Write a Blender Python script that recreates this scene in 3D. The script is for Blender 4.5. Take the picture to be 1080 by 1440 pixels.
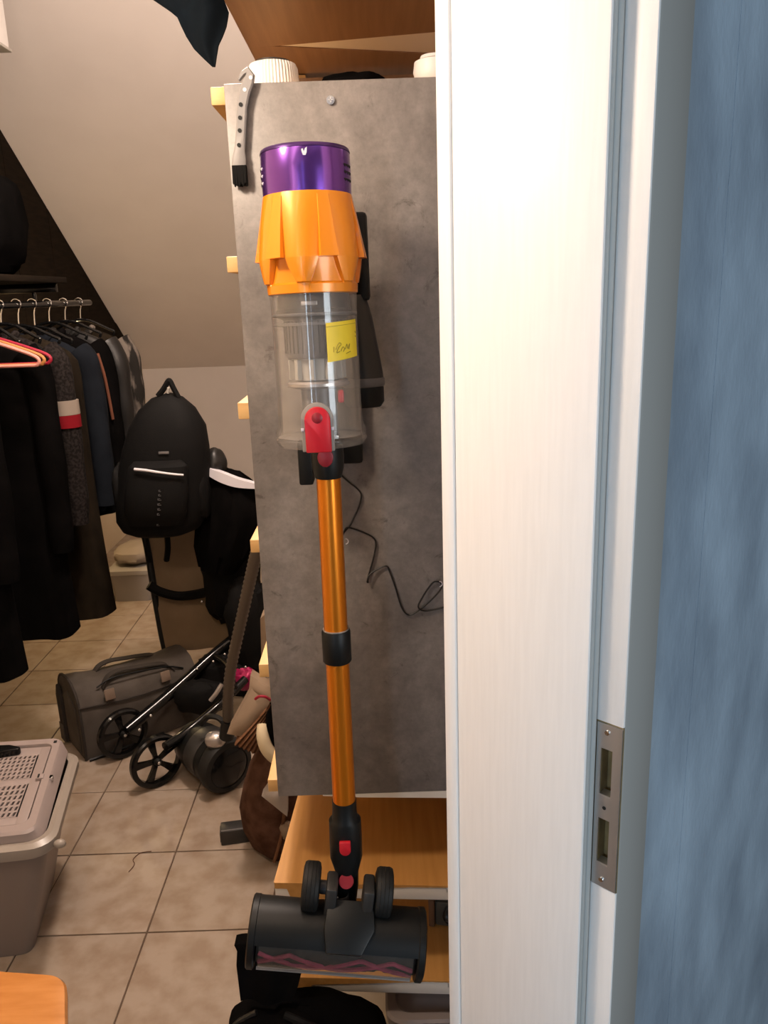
import bpy, bmesh, math, random
from math import sin, cos, pi, radians
from mathutils import Vector, Matrix, Euler, noise

for o in list(bpy.data.objects):
    bpy.data.objects.remove(o)
SC = bpy.context.scene
COL = SC.collection

# ------------------------------------------------------------------ camera
cam_data = bpy.data.cameras.new('camera')
cam = bpy.data.objects.new('camera', cam_data)
COL.objects.link(cam)
SC.camera = cam
cam_data.sensor_fit = 'VERTICAL'
cam_data.sensor_height = 36.0
cam_data.lens = 36.0 * 1139.3 / 1440.0
cam_data.clip_start = 0.02
PITCH, ROLL = 0.26428, -0.03431
cam.matrix_world = (Matrix.Translation((0, 0, 1.6544)) @ Matrix.Rotation(pi / 2 - PITCH, 4, 'X')
                    @ Matrix.Rotation(ROLL, 4, 'Z'))

# ------------------------------------------------------------------ light
SC.view_settings.view_transform = 'Standard'
SC.view_settings.look = 'None'
SC.view_settings.gamma = 1.0
SC.view_settings.use_curve_mapping = False
SC.view_settings.exposure = 0.0

wd = bpy.data.worlds.new('hall_daylight')
SC.world = wd
wd.use_nodes = True
bg = wd.node_tree.nodes['Background']
bg.inputs[0].default_value = (0.62, 0.80, 1.0, 1)
bg.inputs[1].default_value = 0.06


def area(name, loc, target, sx, sy, power, color, shape='RECTANGLE'):
    d = bpy.data.lights.new(name, 'AREA')
    d.shape = shape
    d.size = sx
    d.size_y = sy
    d.energy = power
    d.color = color
    o = bpy.data.objects.new(name, d)
    COL.objects.link(o)
    v = Vector(target) - Vector(loc)
    o.rotation_euler = v.to_track_quat('-Z', 'Y').to_euler()
    o.location = loc
    return o


def bulb(name, loc, power, color, size):
    d = bpy.data.lights.new(name, 'POINT')
    d.energy = power
    d.color = color
    d.shadow_soft_size = size
    o = bpy.data.objects.new(name, d)
    o.location = loc
    COL.objects.link(o)
    return o


# warm lamp of the store room left of the doorway, plus two added fills for the slope and the far corner
bulb('store_room_lamp', (-0.55, 0.75, 2.15), 34.0, (1.0, 0.80, 0.62), 0.07)
bulb('slope_fill', (-0.45, 2.2, 2.60), 128.0, (1.0, 0.82, 0.70), 0.10)  # unseen lamp added to brighten the sloping ceiling
bulb('far_corner_fill', (-1.52, 4.15, 0.95), 15.0, (1.0, 0.72, 0.38), 0.05)  # unseen lamp added behind the coats to warm the far corner
# daylight in the hall: a window behind the photographer plus two added fills for the lining and the blue wall
area('hall_lining_fill', (-1.15, -1.85, 1.5), (0.15, 0.85, 1.2), 0.6, 1.5, 30.0, (0.60, 0.80, 1.0))  # unseen area light added to lift the door lining but miss the board
area('hall_glass_door', (-0.30, -2.1, 1.85), (-0.08, 1.08, 1.85), 0.10, 2.1, 2.2, (0.50, 0.70, 1.0))
area('hall_wall_fill', (1.9, -1.3, 1.5), (0.6, 1.2, 1.3), 0.9, 1.3, 34.0, (0.84, 0.93, 1.0))  # unseen area light added to brighten the blue wall and casing

# ------------------------------------------------------------------ materials
def mat(name, col, rough=0.5, metal=0.0, col2=None, scale=20.0, bump=0.0, bscale=None, detail=4.0,
        stretch=(1, 1, 1), coords='Object', lo=0.35, hi=0.65, spec=0.5, coat=0.0, sheen=0.0, rand=0.0):
    if rough >= 0.85:
        spec *= 0.15
    m = bpy.data.materials.new(name)
    m.use_nodes = True
    nt = m.node_tree
    N, L = nt.nodes, nt.links
    b = N['Principled BSDF']
    b.inputs['Base Color'].default_value = (*col, 1)
    b.inputs['Roughness'].default_value = rough
    b.inputs['Metallic'].default_value = metal
    b.inputs['Specular IOR Level'].default_value = spec
    b.inputs['Coat Weight'].default_value = coat
    b.inputs['Coat Roughness'].default_value = 0.08
    b.inputs['Sheen Weight'].default_value = sheen
    if col2 is not None or bump or rand:
        if coords == 'Position':
            g = N.new('ShaderNodeNewGeometry')
            src = g.outputs['Position']
        else:
            g = N.new('ShaderNodeTexCoord')
            src = g.outputs[coords]
        mp = N.new('ShaderNodeMapping')
        mp.inputs['Scale'].default_value = stretch
        L.new(src, mp.inputs['Vector'])
        out = None
        if col2 is not None:
            nz = N.new('ShaderNodeTexNoise')
            nz.inputs['Scale'].default_value = scale
            nz.inputs['Detail'].default_value = detail
            L.new(mp.outputs[0], nz.inputs['Vector'])
            cr = N.new('ShaderNodeValToRGB')
            cr.color_ramp.elements[0].position = lo
            cr.color_ramp.elements[1].position = hi
            cr.color_ramp.elements[0].color = (*col, 1)
            cr.color_ramp.elements[1].color = (*col2, 1)
            L.new(nz.outputs['Fac'], cr.inputs[0])
            out = cr.outputs[0]
            L.new(out, b.inputs['Base Color'])
        if rand:
            oi = N.new('ShaderNodeObjectInfo')
            mr = N.new('ShaderNodeMapRange')
            mr.inputs[3].default_value = 1 - rand
            mr.inputs[4].default_value = 1 + rand
            L.new(oi.outputs['Random'], mr.inputs[0])
            hs = N.new('ShaderNodeHueSaturation')
            L.new(mr.outputs[0], hs.inputs['Value'])
            if out is not None:
                L.new(out, hs.inputs['Color'])
            else:
                hs.inputs['Color'].default_value = (*col, 1)
            L.new(hs.outputs[0], b.inputs['Base Color'])
        if bump:
            n2 = N.new('ShaderNodeTexNoise')
            n2.inputs['Scale'].default_value = bscale or scale * 4
            n2.inputs['Detail'].default_value = 3
            L.new(mp.outputs[0], n2.inputs['Vector'])
            bp = N.new('ShaderNodeBump')
            bp.inputs['Strength'].default_value = bump
            bp.inputs['Distance'].default_value = 0.002
            L.new(n2.outputs['Fac'], bp.inputs['Height'])
            L.new(bp.outputs[0], b.inputs['Normal'])
    return m


def clear_plastic(name, tint=(0.93, 0.90, 0.87), refl=0.10):
    m = bpy.data.materials.new(name)
    m.use_nodes = True
    nt = m.node_tree
    N, L = nt.nodes, nt.links
    N.remove(N['Principled BSDF'])
    out = N['Material Output']
    tr = N.new('ShaderNodeBsdfTransparent')
    tr.inputs[0].default_value = (*tint, 1)
    gl = N.new('ShaderNodeBsdfGlossy')
    gl.inputs['Roughness'].default_value = 0.06
    lw = N.new('ShaderNodeLayerWeight')
    lw.inputs[0].default_value = 0.5
    pw = N.new('ShaderNodeMath')
    pw.operation = 'POWER'
    pw.inputs[1].default_value = 4.0
    L.new(lw.outputs['Facing'], pw.inputs[0])
    fr = N.new('ShaderNodeMath')
    fr.operation = 'MULTIPLY_ADD'
    fr.inputs[1].default_value = 0.60
    fr.inputs[2].default_value = 0.045
    L.new(pw.outputs[0], fr.inputs[0])
    mx = N.new('ShaderNodeMixShader')
    L.new(fr.outputs[0], mx.inputs[0])
    L.new(tr.outputs[0], mx.inputs[1])
    L.new(gl.outputs[0], mx.inputs[2])
    df = N.new('ShaderNodeBsdfDiffuse')
    df.inputs[0].default_value = (0.70, 0.64, 0.59, 1)
    m2 = N.new('ShaderNodeMixShader')
    m2.inputs[0].default_value = refl
    L.new(mx.outputs[0], m2.inputs[1])
    L.new(df.outputs[0], m2.inputs[2])
    L.new(m2.outputs[0], out.inputs[0])
    return m


def panel_material():
    """dark concrete-look laminate: broad cloudy patches, fine grain, a few dark flecks"""
    m = mat('concrete_laminate', (0.15, 0.135, 0.125), 0.42, bump=0.05, bscale=220)
    nt = m.node_tree
    N, L = nt.nodes, nt.links
    b = N['Principled BSDF']
    tc = N.new('ShaderNodeTexCoord')

    def nz(scale, detail, rough, dist=0.0):
        n = N.new('ShaderNodeTexNoise')
        n.inputs['Scale'].default_value = scale
        n.inputs['Detail'].default_value = detail
        n.inputs['Roughness'].default_value = rough
        n.inputs['Distortion'].default_value = dist
        L.new(tc.outputs['Object'], n.inputs['Vector'])
        return n.outputs['Fac']

    def ramp(fac, a, c, p0, p1):
        r = N.new('ShaderNodeValToRGB')
        r.color_ramp.elements[0].position = p0
        r.color_ramp.elements[1].position = p1
        r.color_ramp.elements[0].color = (*a, 1)
        r.color_ramp.elements[1].color = (*c, 1)
        L.new(fac, r.inputs[0])
        return r.outputs[0]

    base = ramp(nz(4.5, 8, 0.62, 0.6), (0.145, 0.129, 0.119), (0.248, 0.224, 0.209), 0.36, 0.64)
    grain = ramp(nz(60, 6, 0.7), (0.80, 0.80, 0.80), (1.1, 1.1, 1.1), 0.35, 0.65)
    fleck = ramp(nz(17, 10, 0.75, 1.5), (0.55, 0.52, 0.50), (1, 1, 1), 0.33, 0.41)
    x1 = N.new('ShaderNodeMix')
    x1.data_type = 'RGBA'
    x1.blend_type = 'MULTIPLY'
    x1.inputs[0].default_value = 1
    L.new(base, x1.inputs[6])
    L.new(grain, x1.inputs[7])
    x2 = N.new('ShaderNodeMix')
    x2.data_type = 'RGBA'
    x2.blend_type = 'MULTIPLY'
    x2.inputs[0].default_value = 0.9
    L.new(x1.outputs[2], x2.inputs[6])
    L.new(fleck, x2.inputs[7])
    L.new(x2.outputs[2], b.inputs['Base Color'])
    return m


M = {}
M['panel'] = panel_material()
M['plaster'] = mat('plaster_warm_white', (0.60, 0.555, 0.53), 0.9, col2=(0.63, 0.585, 0.56), scale=3, bump=0.15, bscale=180)
M['ceiling'] = mat('ceiling_greige', (0.66, 0.605, 0.575), 0.9, col2=(0.69, 0.635, 0.605), scale=3, bump=0.12, bscale=160)
M['cream'] = mat('cream_wall', (0.62, 0.52, 0.36), 0.9, col2=(0.66, 0.56, 0.40), scale=3)
M['dark_wood_and_shade'] = mat('near_black_wood_and_shade', (0.008, 0.0055, 0.0035), 0.85, col2=(0.015, 0.010, 0.006), scale=8, stretch=(1, 1, 8))  # shade of the upper left wall put into the colour; also shelf wood
M['tile'] = mat('beige_ceramic', (0.25, 0.185, 0.132), 0.42, col2=(0.325, 0.262, 0.205), scale=14, detail=7, coords='Position',
                lo=0.36, hi=0.60, rand=0.04, bump=0.04, bscale=60)
M['grout'] = mat('grey_brown_grout', (0.12, 0.085, 0.06), 0.9)
M['bluewall'] = mat('blue_wall_plaster', (0.21, 0.265, 0.33), 0.75, col2=(0.355, 0.445, 0.535), scale=8, detail=9,
                    stretch=(1, 1, 0.55), lo=0.32, hi=0.68, bump=0.5, bscale=130)
M['frame'] = mat('white_lacquer_frame', (0.80, 0.77, 0.74), 0.42, col2=(0.83, 0.80, 0.77), scale=30, stretch=(6, 6, 0.35),
                 bump=0.10, bscale=42, spec=0.4)
M['casing'] = mat('shaded_white_casing', (0.33, 0.325, 0.305), 0.45, spec=0.4)  # white frame's hall-side shade put into a darker grey
M['seal'] = mat('grey_seal', (0.36, 0.37, 0.36), 0.6)
M['steel'] = mat('brushed_steel', (0.55, 0.56, 0.56), 0.36, 0.9, col2=(0.62, 0.62, 0.62), scale=60, stretch=(1, 1, 0.1))
M['chrome'] = mat('chrome', (0.8, 0.8, 0.8), 0.15, 1.0)
M['rawwood'] = mat('raw_wood_mortise', (0.16, 0.11, 0.045), 0.8, col2=(0.24, 0.17, 0.07), scale=40)
M['pine'] = mat('pine', (0.62, 0.36, 0.13), 0.55, col2=(0.72, 0.46, 0.19), scale=14, stretch=(1, 0.15, 4))
M['oakfoil'] = mat('oak_foil', (0.44, 0.215, 0.055), 0.42, col2=(0.54, 0.28, 0.085), scale=26, stretch=(3.2, 0.16, 3.2), detail=6, lo=0.3, hi=0.7)
M['walnutfoil'] = mat('brown_wood_foil', (0.19, 0.105, 0.053), 0.5, col2=(0.26, 0.15, 0.08), scale=22, stretch=(3.2, 0.16, 3.2), detail=6, lo=0.3, hi=0.7)
M['whiteboard'] = mat('white_melamine', (0.72, 0.68, 0.62), 0.5)
M['purple'] = mat('purple_anodised', (0.20, 0.070, 0.40), 0.20, 0.85, coat=0.2)
M['purpledark'] = mat('purple_dark', (0.05, 0.015, 0.10), 0.35, 0.6)
M['orange'] = mat('orange_satin_plastic', (0.86, 0.265, 0.010), 0.30, 0.15, coat=0.35)
M['wand'] = mat('orange_anodised', (0.72, 0.215, 0.012), 0.30, 0.75)
M['black'] = mat('black_plastic', (0.005, 0.0056, 0.0056), 0.45, spec=0.3)
M['softblack'] = mat('black_rubber', (0.0075, 0.0075, 0.007), 0.6, spec=0.35)
M['gloss_black'] = mat('gloss_black', (0.006, 0.006, 0.006), 0.14, spec=0.3)
M['darkgrey'] = mat('dark_grey_plastic', (0.024, 0.023, 0.022), 0.42)
M['midgrey'] = mat('mid_grey_plastic', (0.115, 0.11, 0.11), 0.38)
M['palegrey'] = mat('pale_grey_plastic', (0.42, 0.40, 0.36), 0.4)
M['red'] = mat('red_plastic', (0.52, 0.012, 0.022), 0.34)
M['darkred'] = mat('dark_red_plastic', (0.24, 0.008, 0.016), 0.4)
M['clear'] = clear_plastic('clear_plastic', (0.99, 0.985, 0.98), 0.075)
M['clear2'] = clear_plastic('clear_window', (0.97, 0.96, 0.95), 0.02)
M['yellow'] = mat('yellow_sticker', (0.80, 0.60, 0.03), 0.5)
M['ink'] = mat('pencil_ink', (0.33, 0.24, 0.02), 0.7)
M['print'] = mat('pale_print', (0.62, 0.60, 0.66), 0.5)
M['brush'] = mat('purple_red_bristle', (0.15, 0.012, 0.035), 0.7, col2=(0.26, 0.025, 0.065), scale=60)
M['greyhandle'] = mat('grey_plastic_handle', (0.25, 0.24, 0.235), 0.5)
M['bristle'] = mat('black_bristle', (0.012, 0.012, 0.012), 0.9)
M['cable'] = mat('black_cable', (0.004, 0.004, 0.004), 0.5)
M['whiteplastic'] = mat('white_plastic', (0.76, 0.73, 0.70), 0.45)
M['blackcloth'] = mat('black_cloth', (0.0028, 0.0026, 0.0025), 0.95, col2=(0.0045, 0.004, 0.004), scale=12, spec=0.06)
M['blacknylon'] = mat('black_nylon', (0.0035, 0.0033, 0.0032), 0.75, bump=0.3, bscale=300, spec=0.15)
M['navycloth'] = mat('petrol_blue_cloth', (0.0035, 0.006, 0.009), 0.86, col2=(0.012, 0.026, 0.038), scale=9, lo=0.5, hi=0.75)
M['bluecloth'] = mat('dusky_blue_cloth', (0.006, 0.0075, 0.0105), 0.9, col2=(0.010, 0.0125, 0.017), scale=9)
M['tweed'] = mat('grey_tweed', (0.008, 0.0065, 0.006), 0.95, col2=(0.022, 0.018, 0.017), scale=110, detail=8, lo=0.42, hi=0.60, bump=0.4)
M['olive'] = mat('brown_olive_cloth', (0.009, 0.0065, 0.004), 0.95, col2=(0.020, 0.0145, 0.009), scale=13, stretch=(1, 1, 0.4))
M['leather'] = mat('black_leather', (0.005, 0.0046, 0.0043), 0.45, bump=0.3, bscale=70)
M['browncloth'] = mat('reddish_brown_cloth', (0.13, 0.05, 0.03), 0.9)
M['creamcloth'] = mat('cream_knit', (0.24, 0.20, 0.165), 0.9)
M['redcloth'] = mat('red_knit', (0.17, 0.007, 0.012), 0.9)
M['checkcloth'] = mat('grey_check_cloth', (0.02, 0.018, 0.016), 0.9, col2=(0.16, 0.135, 0.115), scale=24, stretch=(1, 1, 0.3), lo=0.5, hi=0.62)
M['pink'] = mat('pink_plastic', (0.66, 0.27, 0.22), 0.4)
M['amber'] = mat('amber_plastic', (0.44, 0.19, 0.055), 0.4)
M['maroon'] = mat('crimson_plastic', (0.30, 0.013, 0.035), 0.35)
M['reflect'] = mat('silver_reflective_tape', (0.62, 0.60, 0.64), 0.4)
M['carrier'] = mat('grey_polyester', (0.060, 0.051, 0.043), 0.85, col2=(0.086, 0.074, 0.064), scale=10, bump=0.3, bscale=260)
M['carrier_dark'] = mat('grey_polyester_trim', (0.040, 0.034, 0.030), 0.85)
M['carrier_tab'] = mat('taupe_leather_patch', (0.15, 0.105, 0.075), 0.7)
M['taupe'] = mat('taupe_canvas', (0.17, 0.118, 0.070), 0.9, col2=(0.215, 0.150, 0.092), scale=5, bump=0.2, bscale=200)
M['hose'] = mat('grey_brown_hose', (0.085, 0.066, 0.050), 0.4)
M['silver'] = mat('silver_plastic', (0.50, 0.46, 0.43), 0.3, 0.7)
M['beigefelt'] = mat('beige_canvas', (0.20, 0.145, 0.10), 0.9, col2=(0.24, 0.175, 0.12), scale=12)
M['ribbed'] = mat('rust_brown_rib', (0.13, 0.062, 0.032), 0.85, col2=(0.17, 0.085, 0.046), scale=20)
M['suede'] = mat('brown_suede', (0.055, 0.026, 0.016), 0.95, col2=(0.095, 0.048, 0.031), scale=30, bump=0.3, bscale=200)
M['sole'] = mat('cream_rubber', (0.52, 0.43, 0.28), 0.6)
M['rag'] = mat('white_rag', (0.30, 0.26, 0.23), 0.9)
M['magenta'] = mat('magenta_foil', (0.32, 0.01, 0.075), 0.3, 0.4)
M['bingrey'] = mat('grey_beige_plastic', (0.17, 0.135, 0.115), 0.42)
M['binlid'] = mat('warm_grey_lid_plastic', (0.28, 0.23, 0.215), 0.45)
M['binrim'] = mat('milky_rim_plastic', (0.27, 0.235, 0.20), 0.35)
M['seatwood'] = mat('orange_beech_lacquer', (0.46, 0.185, 0.048), 0.22, col2=(0.54, 0.235, 0.07), scale=10, stretch=(1, 5, 1), coat=0.4)
M['milky'] = mat('milky_box_plastic', (0.27, 0.245, 0.22), 0.35)
M['boxgrey'] = mat('mauve_grey_lid', (0.27, 0.225, 0.21), 0.5)
M['thread'] = mat('brown_thread', (0.10, 0.045, 0.02), 0.8)
M['brownwood'] = mat('dull_brown_wood', (0.13, 0.065, 0.03), 0.6)
M['olivegrey'] = mat('olive_grey_metal', (0.060, 0.058, 0.046), 0.5)

# ------------------------------------------------------------------ mesh helpers
class MB:
    def __init__(self):
        self.bm = bmesh.new()

    def add(self, verts, faces, M4=None):
        vs = [self.bm.verts.new((M4 @ Vector(v)) if M4 is not None else v) for v in verts]
        for f in faces:
            try:
                self.bm.faces.new([vs[i] for i in f])
            except ValueError:
                pass
        return self

    def box(self, x0, x1, y0, y1, z0, z1, bev=0.0, M4=None, seg=2):
        b = bmesh.new()
        bmesh.ops.create_cube(b, size=1.0)
        bmesh.ops.scale(b, vec=(x1 - x0, y1 - y0, z1 - z0), verts=b.verts)
        bmesh.ops.translate(b, vec=((x0 + x1) / 2, (y0 + y1) / 2, (z0 + z1) / 2), verts=b.verts)
        if bev:
            bmesh.ops.bevel(b, geom=list(b.edges), offset=bev, segments=seg, profile=0.5, affect='EDGES')
        self.merge(b, M4)
        return self

    def merge(self, b, M4=None):
        b.verts.index_update()
        self.add([v.co.copy() for v in b.verts], [[v.index for v in f.verts] for f in b.faces], M4)
        b.free()

    def loft(self, rings, cap=True, closed=True, M4=None):
        n = len(rings[0])
        verts = [p for r in rings for p in r]
        faces = []
        for i in range(len(rings) - 1):
            for j in range(n if closed else n - 1):
                k = (j + 1) % n
                faces.append((i * n + j, i * n + k, (i + 1) * n + k, (i + 1) * n + j))
        if cap and closed:
            faces.append(tuple(range(n))[::-1])
            faces.append(tuple((len(rings) - 1) * n + j for j in range(n)))
        return self.add(verts, faces, M4)

    def lathe(self, prof, seg=32, M4=None, cap=True):
        return self.loft([[(r * cos(2 * pi * j / seg), r * sin(2 * pi * j / seg), z) for j in range(seg)] for r, z in prof], cap, True, M4)

    def cyl(self, p0, p1, r0, r1=None, seg=20, cap=True):
        r1 = r0 if r1 is None else r1
        p0, p1 = Vector(p0), Vector(p1)
        q = (p1 - p0).to_track_quat('Z', 'Y').to_matrix().to_4x4()
        return self.lathe([(r0, 0), (r1, (p1 - p0).length)], seg, Matrix.Translation(p0) @ q, cap)

    def tube(self, pts, r, seg=8, smooth=0, cap=True):
        pts = [Vector(p) for p in pts]
        if smooth:
            pts = catmull(pts, smooth)
        rings = []
        up = None
        for i, p in enumerate(pts):
            t = (pts[min(i + 1, len(pts) - 1)] - pts[max(i - 1, 0)]).normalized()
            if up is None:
                a = Vector((0, 0, 1)) if abs(t.z) < 0.9 else Vector((1, 0, 0))
                up = (a - t * a.dot(t)).normalized()
            else:
                up = (up - t * up.dot(t)).normalized()
            s = t.cross(up)
            rr = r(i / (len(pts) - 1)) if callable(r) else r
            rings.append([p + up * cos(2 * pi * j / seg) * rr + s * sin(2 * pi * j / seg) * rr for j in range(seg)])
        return self.loft(rings, cap)

    def ball(self, c, rad, seg=24, rings=14, amp=0.0, freq=6.0, seed=0, sq=1.0, zmin=None):
        rr = []
        for i in range(rings + 1):
            ph = -pi / 2 + pi * i / rings
            ring = []
            for j in range(seg):
                th = 2 * pi * j / seg
                def pw(v):
                    return math.copysign(abs(v) ** sq, v)
                d = Vector((pw(cos(ph)) * pw(cos(th)), pw(cos(ph)) * pw(sin(th)), pw(sin(ph))))
                k = 1.0
                if amp:
                    k += amp * noise.noise(Vector((cos(ph) * cos(th), cos(ph) * sin(th), sin(ph))) * freq + Vector((seed, seed * 1.7, 0)))
                p = Vector((c[0] + d.x * rad[0] * k, c[1] + d.y * rad[1] * k, c[2] + d.z * rad[2] * k))
                if zmin is not None:
                    p.z = max(p.z, zmin)
                ring.append(p)
            rr.append(ring)
        return self.loft(rr)

    def prism(self, poly, depth, M4=None, bev=0.0):
        """poly in local XY, extruded along +Z"""
        n = len(poly)
        b = bmesh.new()
        lo = [b.verts.new((x, y, 0)) for x, y in poly]
        hi = [b.verts.new((x, y, depth)) for x, y in poly]
        b.faces.new(lo[::-1])
        b.faces.new(hi)
        for i in range(n):
            k = (i + 1) % n
            b.faces.new((lo[i], lo[k], hi[k], hi[i]))
        if bev:
            bmesh.ops.bevel(b, geom=list(b.edges), offset=bev, segments=2, profile=0.5, affect='EDGES')
        self.merge(b, M4)
        return self


def catmull(pts, n):
    out = []
    for i in range(len(pts) - 1):
        p0, p1, p2, p3 = pts[max(i - 1, 0)], pts[i], pts[i + 1], pts[min(i + 2, len(pts) - 1)]
        for k in range(n):
            t = k / n
            out.append(0.5 * ((2 * p1) + (p2 - p0) * t + (2 * p0 - 5 * p1 + 4 * p2 - p3) * t * t + (3 * p1 - p0 - 3 * p2 + p3) * t ** 3))
    out.append(pts[-1])
    return out


WM = {}   # world matrix of every thing root (and of its parts)


def obj(name, mb, m, parent=None, label=None, local=False, angle=38, loc=None):
    """link one mesh object; world-space geometry is moved into its parent's frame"""
    me = bpy.data.meshes.new(name)
    bm = mb.bm
    bmesh.ops.recalc_face_normals(bm, faces=bm.faces)
    bm.to_mesh(me)
    bm.free()
    me.materials.append(m)
    for p in me.polygons:
        p.use_smooth = True
    me.set_sharp_from_angle(angle=radians(angle))
    o = bpy.data.objects.new(name, me)
    COL.objects.link(o)
    if parent is not None:
        o.parent = parent
        WM[o] = WM[parent]
        if not local:
            me.transform(WM[parent].inverted())
    else:
        if loc is not None:
            Mx = Matrix.Translation(loc)
            if not local:
                me.transform(Mx.inverted())
            o.matrix_world = Mx
            WM[o] = Mx
        else:
            WM[o] = Matrix.Identity(4)
    if label:
        o['label'] = label
    return o


def tag(o, label=None, cat=None, group=None, kind=None):
    for k, v in (('label', label), ('category', cat), ('group', group), ('kind', kind)):
        if v:
            o[k] = v
    return o


def thing(name, label, cat, loc=(0, 0, 0), rot=(0, 0, 0), group=None, mat4=None):
    o = bpy.data.objects.new(name, None)
    o.empty_display_size = 0.05
    COL.objects.link(o)
    Mx = mat4 if mat4 is not None else Matrix.Translation(loc) @ Euler(rot).to_matrix().to_4x4()
    o.matrix_world = Mx
    WM[o] = Mx
    return tag(o, label, cat, group)


def struct_root(name):
    o = bpy.data.objects.new(name, None)
    COL.objects.link(o)
    WM[o] = Matrix.Identity(4)
    o['kind'] = 'structure'
    return o


def struct(name, mb, m, parent=None):
    o = obj(name, mb, m, parent)
    if parent is None:
        o['kind'] = 'structure'
    return o


# ------------------------------------------------------------------ room shell
XL, YB, ZK = -1.90, 6.59, 1.12          # left wall, knee wall, knee wall height
SL = 0.676                              # roof pitch
ZC = 3.12                               # flat ceiling
YC = YB - (ZC - ZK) / SL                # where the slope meets the flat ceiling
NX, NY = 0.215, 0.80                    # near edge of the door lining
DX, DY = -0.7193, 0.6947                  # direction through the doorway (into the room)
WX, WY = 0.6947, 0.7193                   # direction along the door wall


def dw(a, b, z):
    return (NX + a * DX + b * WX, NY + a * DY + b * WY, z)


DM = Matrix(((DX, WX, 0, NX), (DY, WY, 0, NY), (0, 0, 1, 0), (0, 0, 0, 1)))   # door frame axes -> world

floor = struct_root('floor')
obj('grout', MB().box(-2.1, 2.2, -2.2, 6.8, -0.06, -0.004), M['grout'], floor)
T = 0.33
tx0, ty0 = -1.0123, 1.8311              # a joint crossing
tm = MB().box(-T / 2 + 0.0022, T / 2 - 0.0022, -T / 2 + 0.0022, T / 2 - 0.0022, -0.008, 0.0, 0.0012, None, 1)
proto = None
for i in range(-3, 5):
    for j in range(-3, 15):
        c = (tx0 + (i + 0.5) * T, ty0 + (j + 0.5) * T, 0)
        if c[0] < XL - 0.1 or c[0] > 0.65 or c[1] > 6.7:
            continue
        if proto is None:
            proto = obj('tile', tm, M['tile'], floor, local=True)
            t = proto
        else:
            t = proto.copy()
            COL.objects.link(t)
        t.location = c
        WM[t] = Matrix.Translation(c)

wl = struct('wall_left', MB().box(XL - 0.1, XL, -1.9, YB + 0.1, -0.06, ZC), M['cream'])
for k in range(9):                       # added near-black boards, standing in for deep shade on the upper wall
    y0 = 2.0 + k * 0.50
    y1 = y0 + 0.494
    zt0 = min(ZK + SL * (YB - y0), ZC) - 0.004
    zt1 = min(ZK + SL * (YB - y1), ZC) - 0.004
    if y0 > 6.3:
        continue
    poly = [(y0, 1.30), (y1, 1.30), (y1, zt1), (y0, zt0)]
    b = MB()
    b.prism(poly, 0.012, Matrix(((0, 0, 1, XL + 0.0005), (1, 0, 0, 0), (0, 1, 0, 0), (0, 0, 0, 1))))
    obj('board', b, M['dark_wood_and_shade'], wl)  # added board, stands in for deep shade on the upper wall
struct('wall_back', MB().box(XL, 2.2, YB, YB + 0.1, -0.06, ZK + 0.02), M['plaster'])
struct('wall_right', MB().box(1.82, 1.92, 2.4, YB, -0.06, ZC), M['plaster'])
b = MB()
b.loft([[(x, YB + 0.12, ZK - 0.075), (x, YC, ZC), (x, YC, ZC + 0.1), (x, YB + 0.12, ZK + 0.06)] for x in (XL - 0.1, 2.2)])
struct('ceiling_slope', b, M['ceiling'])
b = MB()
b.prism([(XL - 0.1, -1.9), dw(0, -2.6, 0)[:2], dw(0, 2.7, 0)[:2], (2.0, YC), (XL - 0.1, YC)], 0.1, Matrix.Translation((0, 0, ZC)))
struct('ceiling', b, M['ceiling'])

# door wall with the opening, hall side covered in blue plaster
A0, A1 = -0.012, 0.185
ws = struct('wall_front', MB().box(A0 + 0.003, A1, 0.045, 2.7, -0.06, ZC, 0, DM), M['plaster'])
obj('hall_wallcovering', MB().box(A0 - 0.004, A0 + 0.003, 0.060, 0.245, -0.05, ZC, 0, DM), M['bluewall'], ws)
obj('hall_wallcovering', MB().box(A0 - 0.0042, A0 + 0.003, 0.2456, 0.80, -0.05, ZC, 0, DM), M['bluewall'], ws)
obj('hall_wallcovering', MB().box(A0 - 0.004, A0 + 0.003, 0.8006, 2.7, -0.05, ZC, 0, DM), M['bluewall'], ws)
obj('lintel', MB().box(A0, A1, -0.90, 0.045, 2.06, ZC, 0, DM), M['plaster'], ws)
obj('wall_segment', MB().box(A0, A1, -2.6, -0.90, -0.06, ZC, 0, DM), M['plaster'], ws)

door = struct_root('door_1')
ZD = 2.05
obj('lining', MB().box(0.0, 0.1813, 0.0, 0.045, 0, ZD, 0.0025, DM), M['frame'], door)
obj('inner_casing', MB().box(0.1815, 0.201, -0.003, 0.075, 0, ZD + 0.06, 0.004, DM), M['frame'], door)
# rebate strip, mortised where the strike plate sits
zs0, zs1 = 0.972, 1.186
ra0, ra1 = -0.035, 0.0
b = MB()
b.box(ra0, ra1 + 0.001, 0.019, 0.044, 0, zs0, 0.0015, DM)
b.box(ra0, ra1 + 0.001, 0.019, 0.044, zs1, ZD, 0.0015, DM)
obj('rebate', b, M['frame'], door)
b = MB()
b.box(ra0, ra1, 0.036, 0.044, zs0, zs1, 0, DM)
h = [(1.004, 1.064), (1.094, 1.154)]     # the two mortises
b.box(ra0, -0.0235, 0.020, 0.036, zs0, zs1, 0, DM)
b.box(-0.0095, ra1, 0.020, 0.036, zs0, zs1, 0, DM)
for z0, z1 in ((zs0, h[0][0]), (h[0][1], h[1][0]), (h[1][1], zs1)):
    b.box(-0.0235, -0.0095, 0.020, 0.036, z0, z1, 0, DM)
obj('mortise_block', b, M['rawwood'], door)
b = MB()
b.box(-0.0345, -0.0235, 0.0180, 0.0198, zs0 + .001, zs1 - .001, 0, DM)
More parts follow.
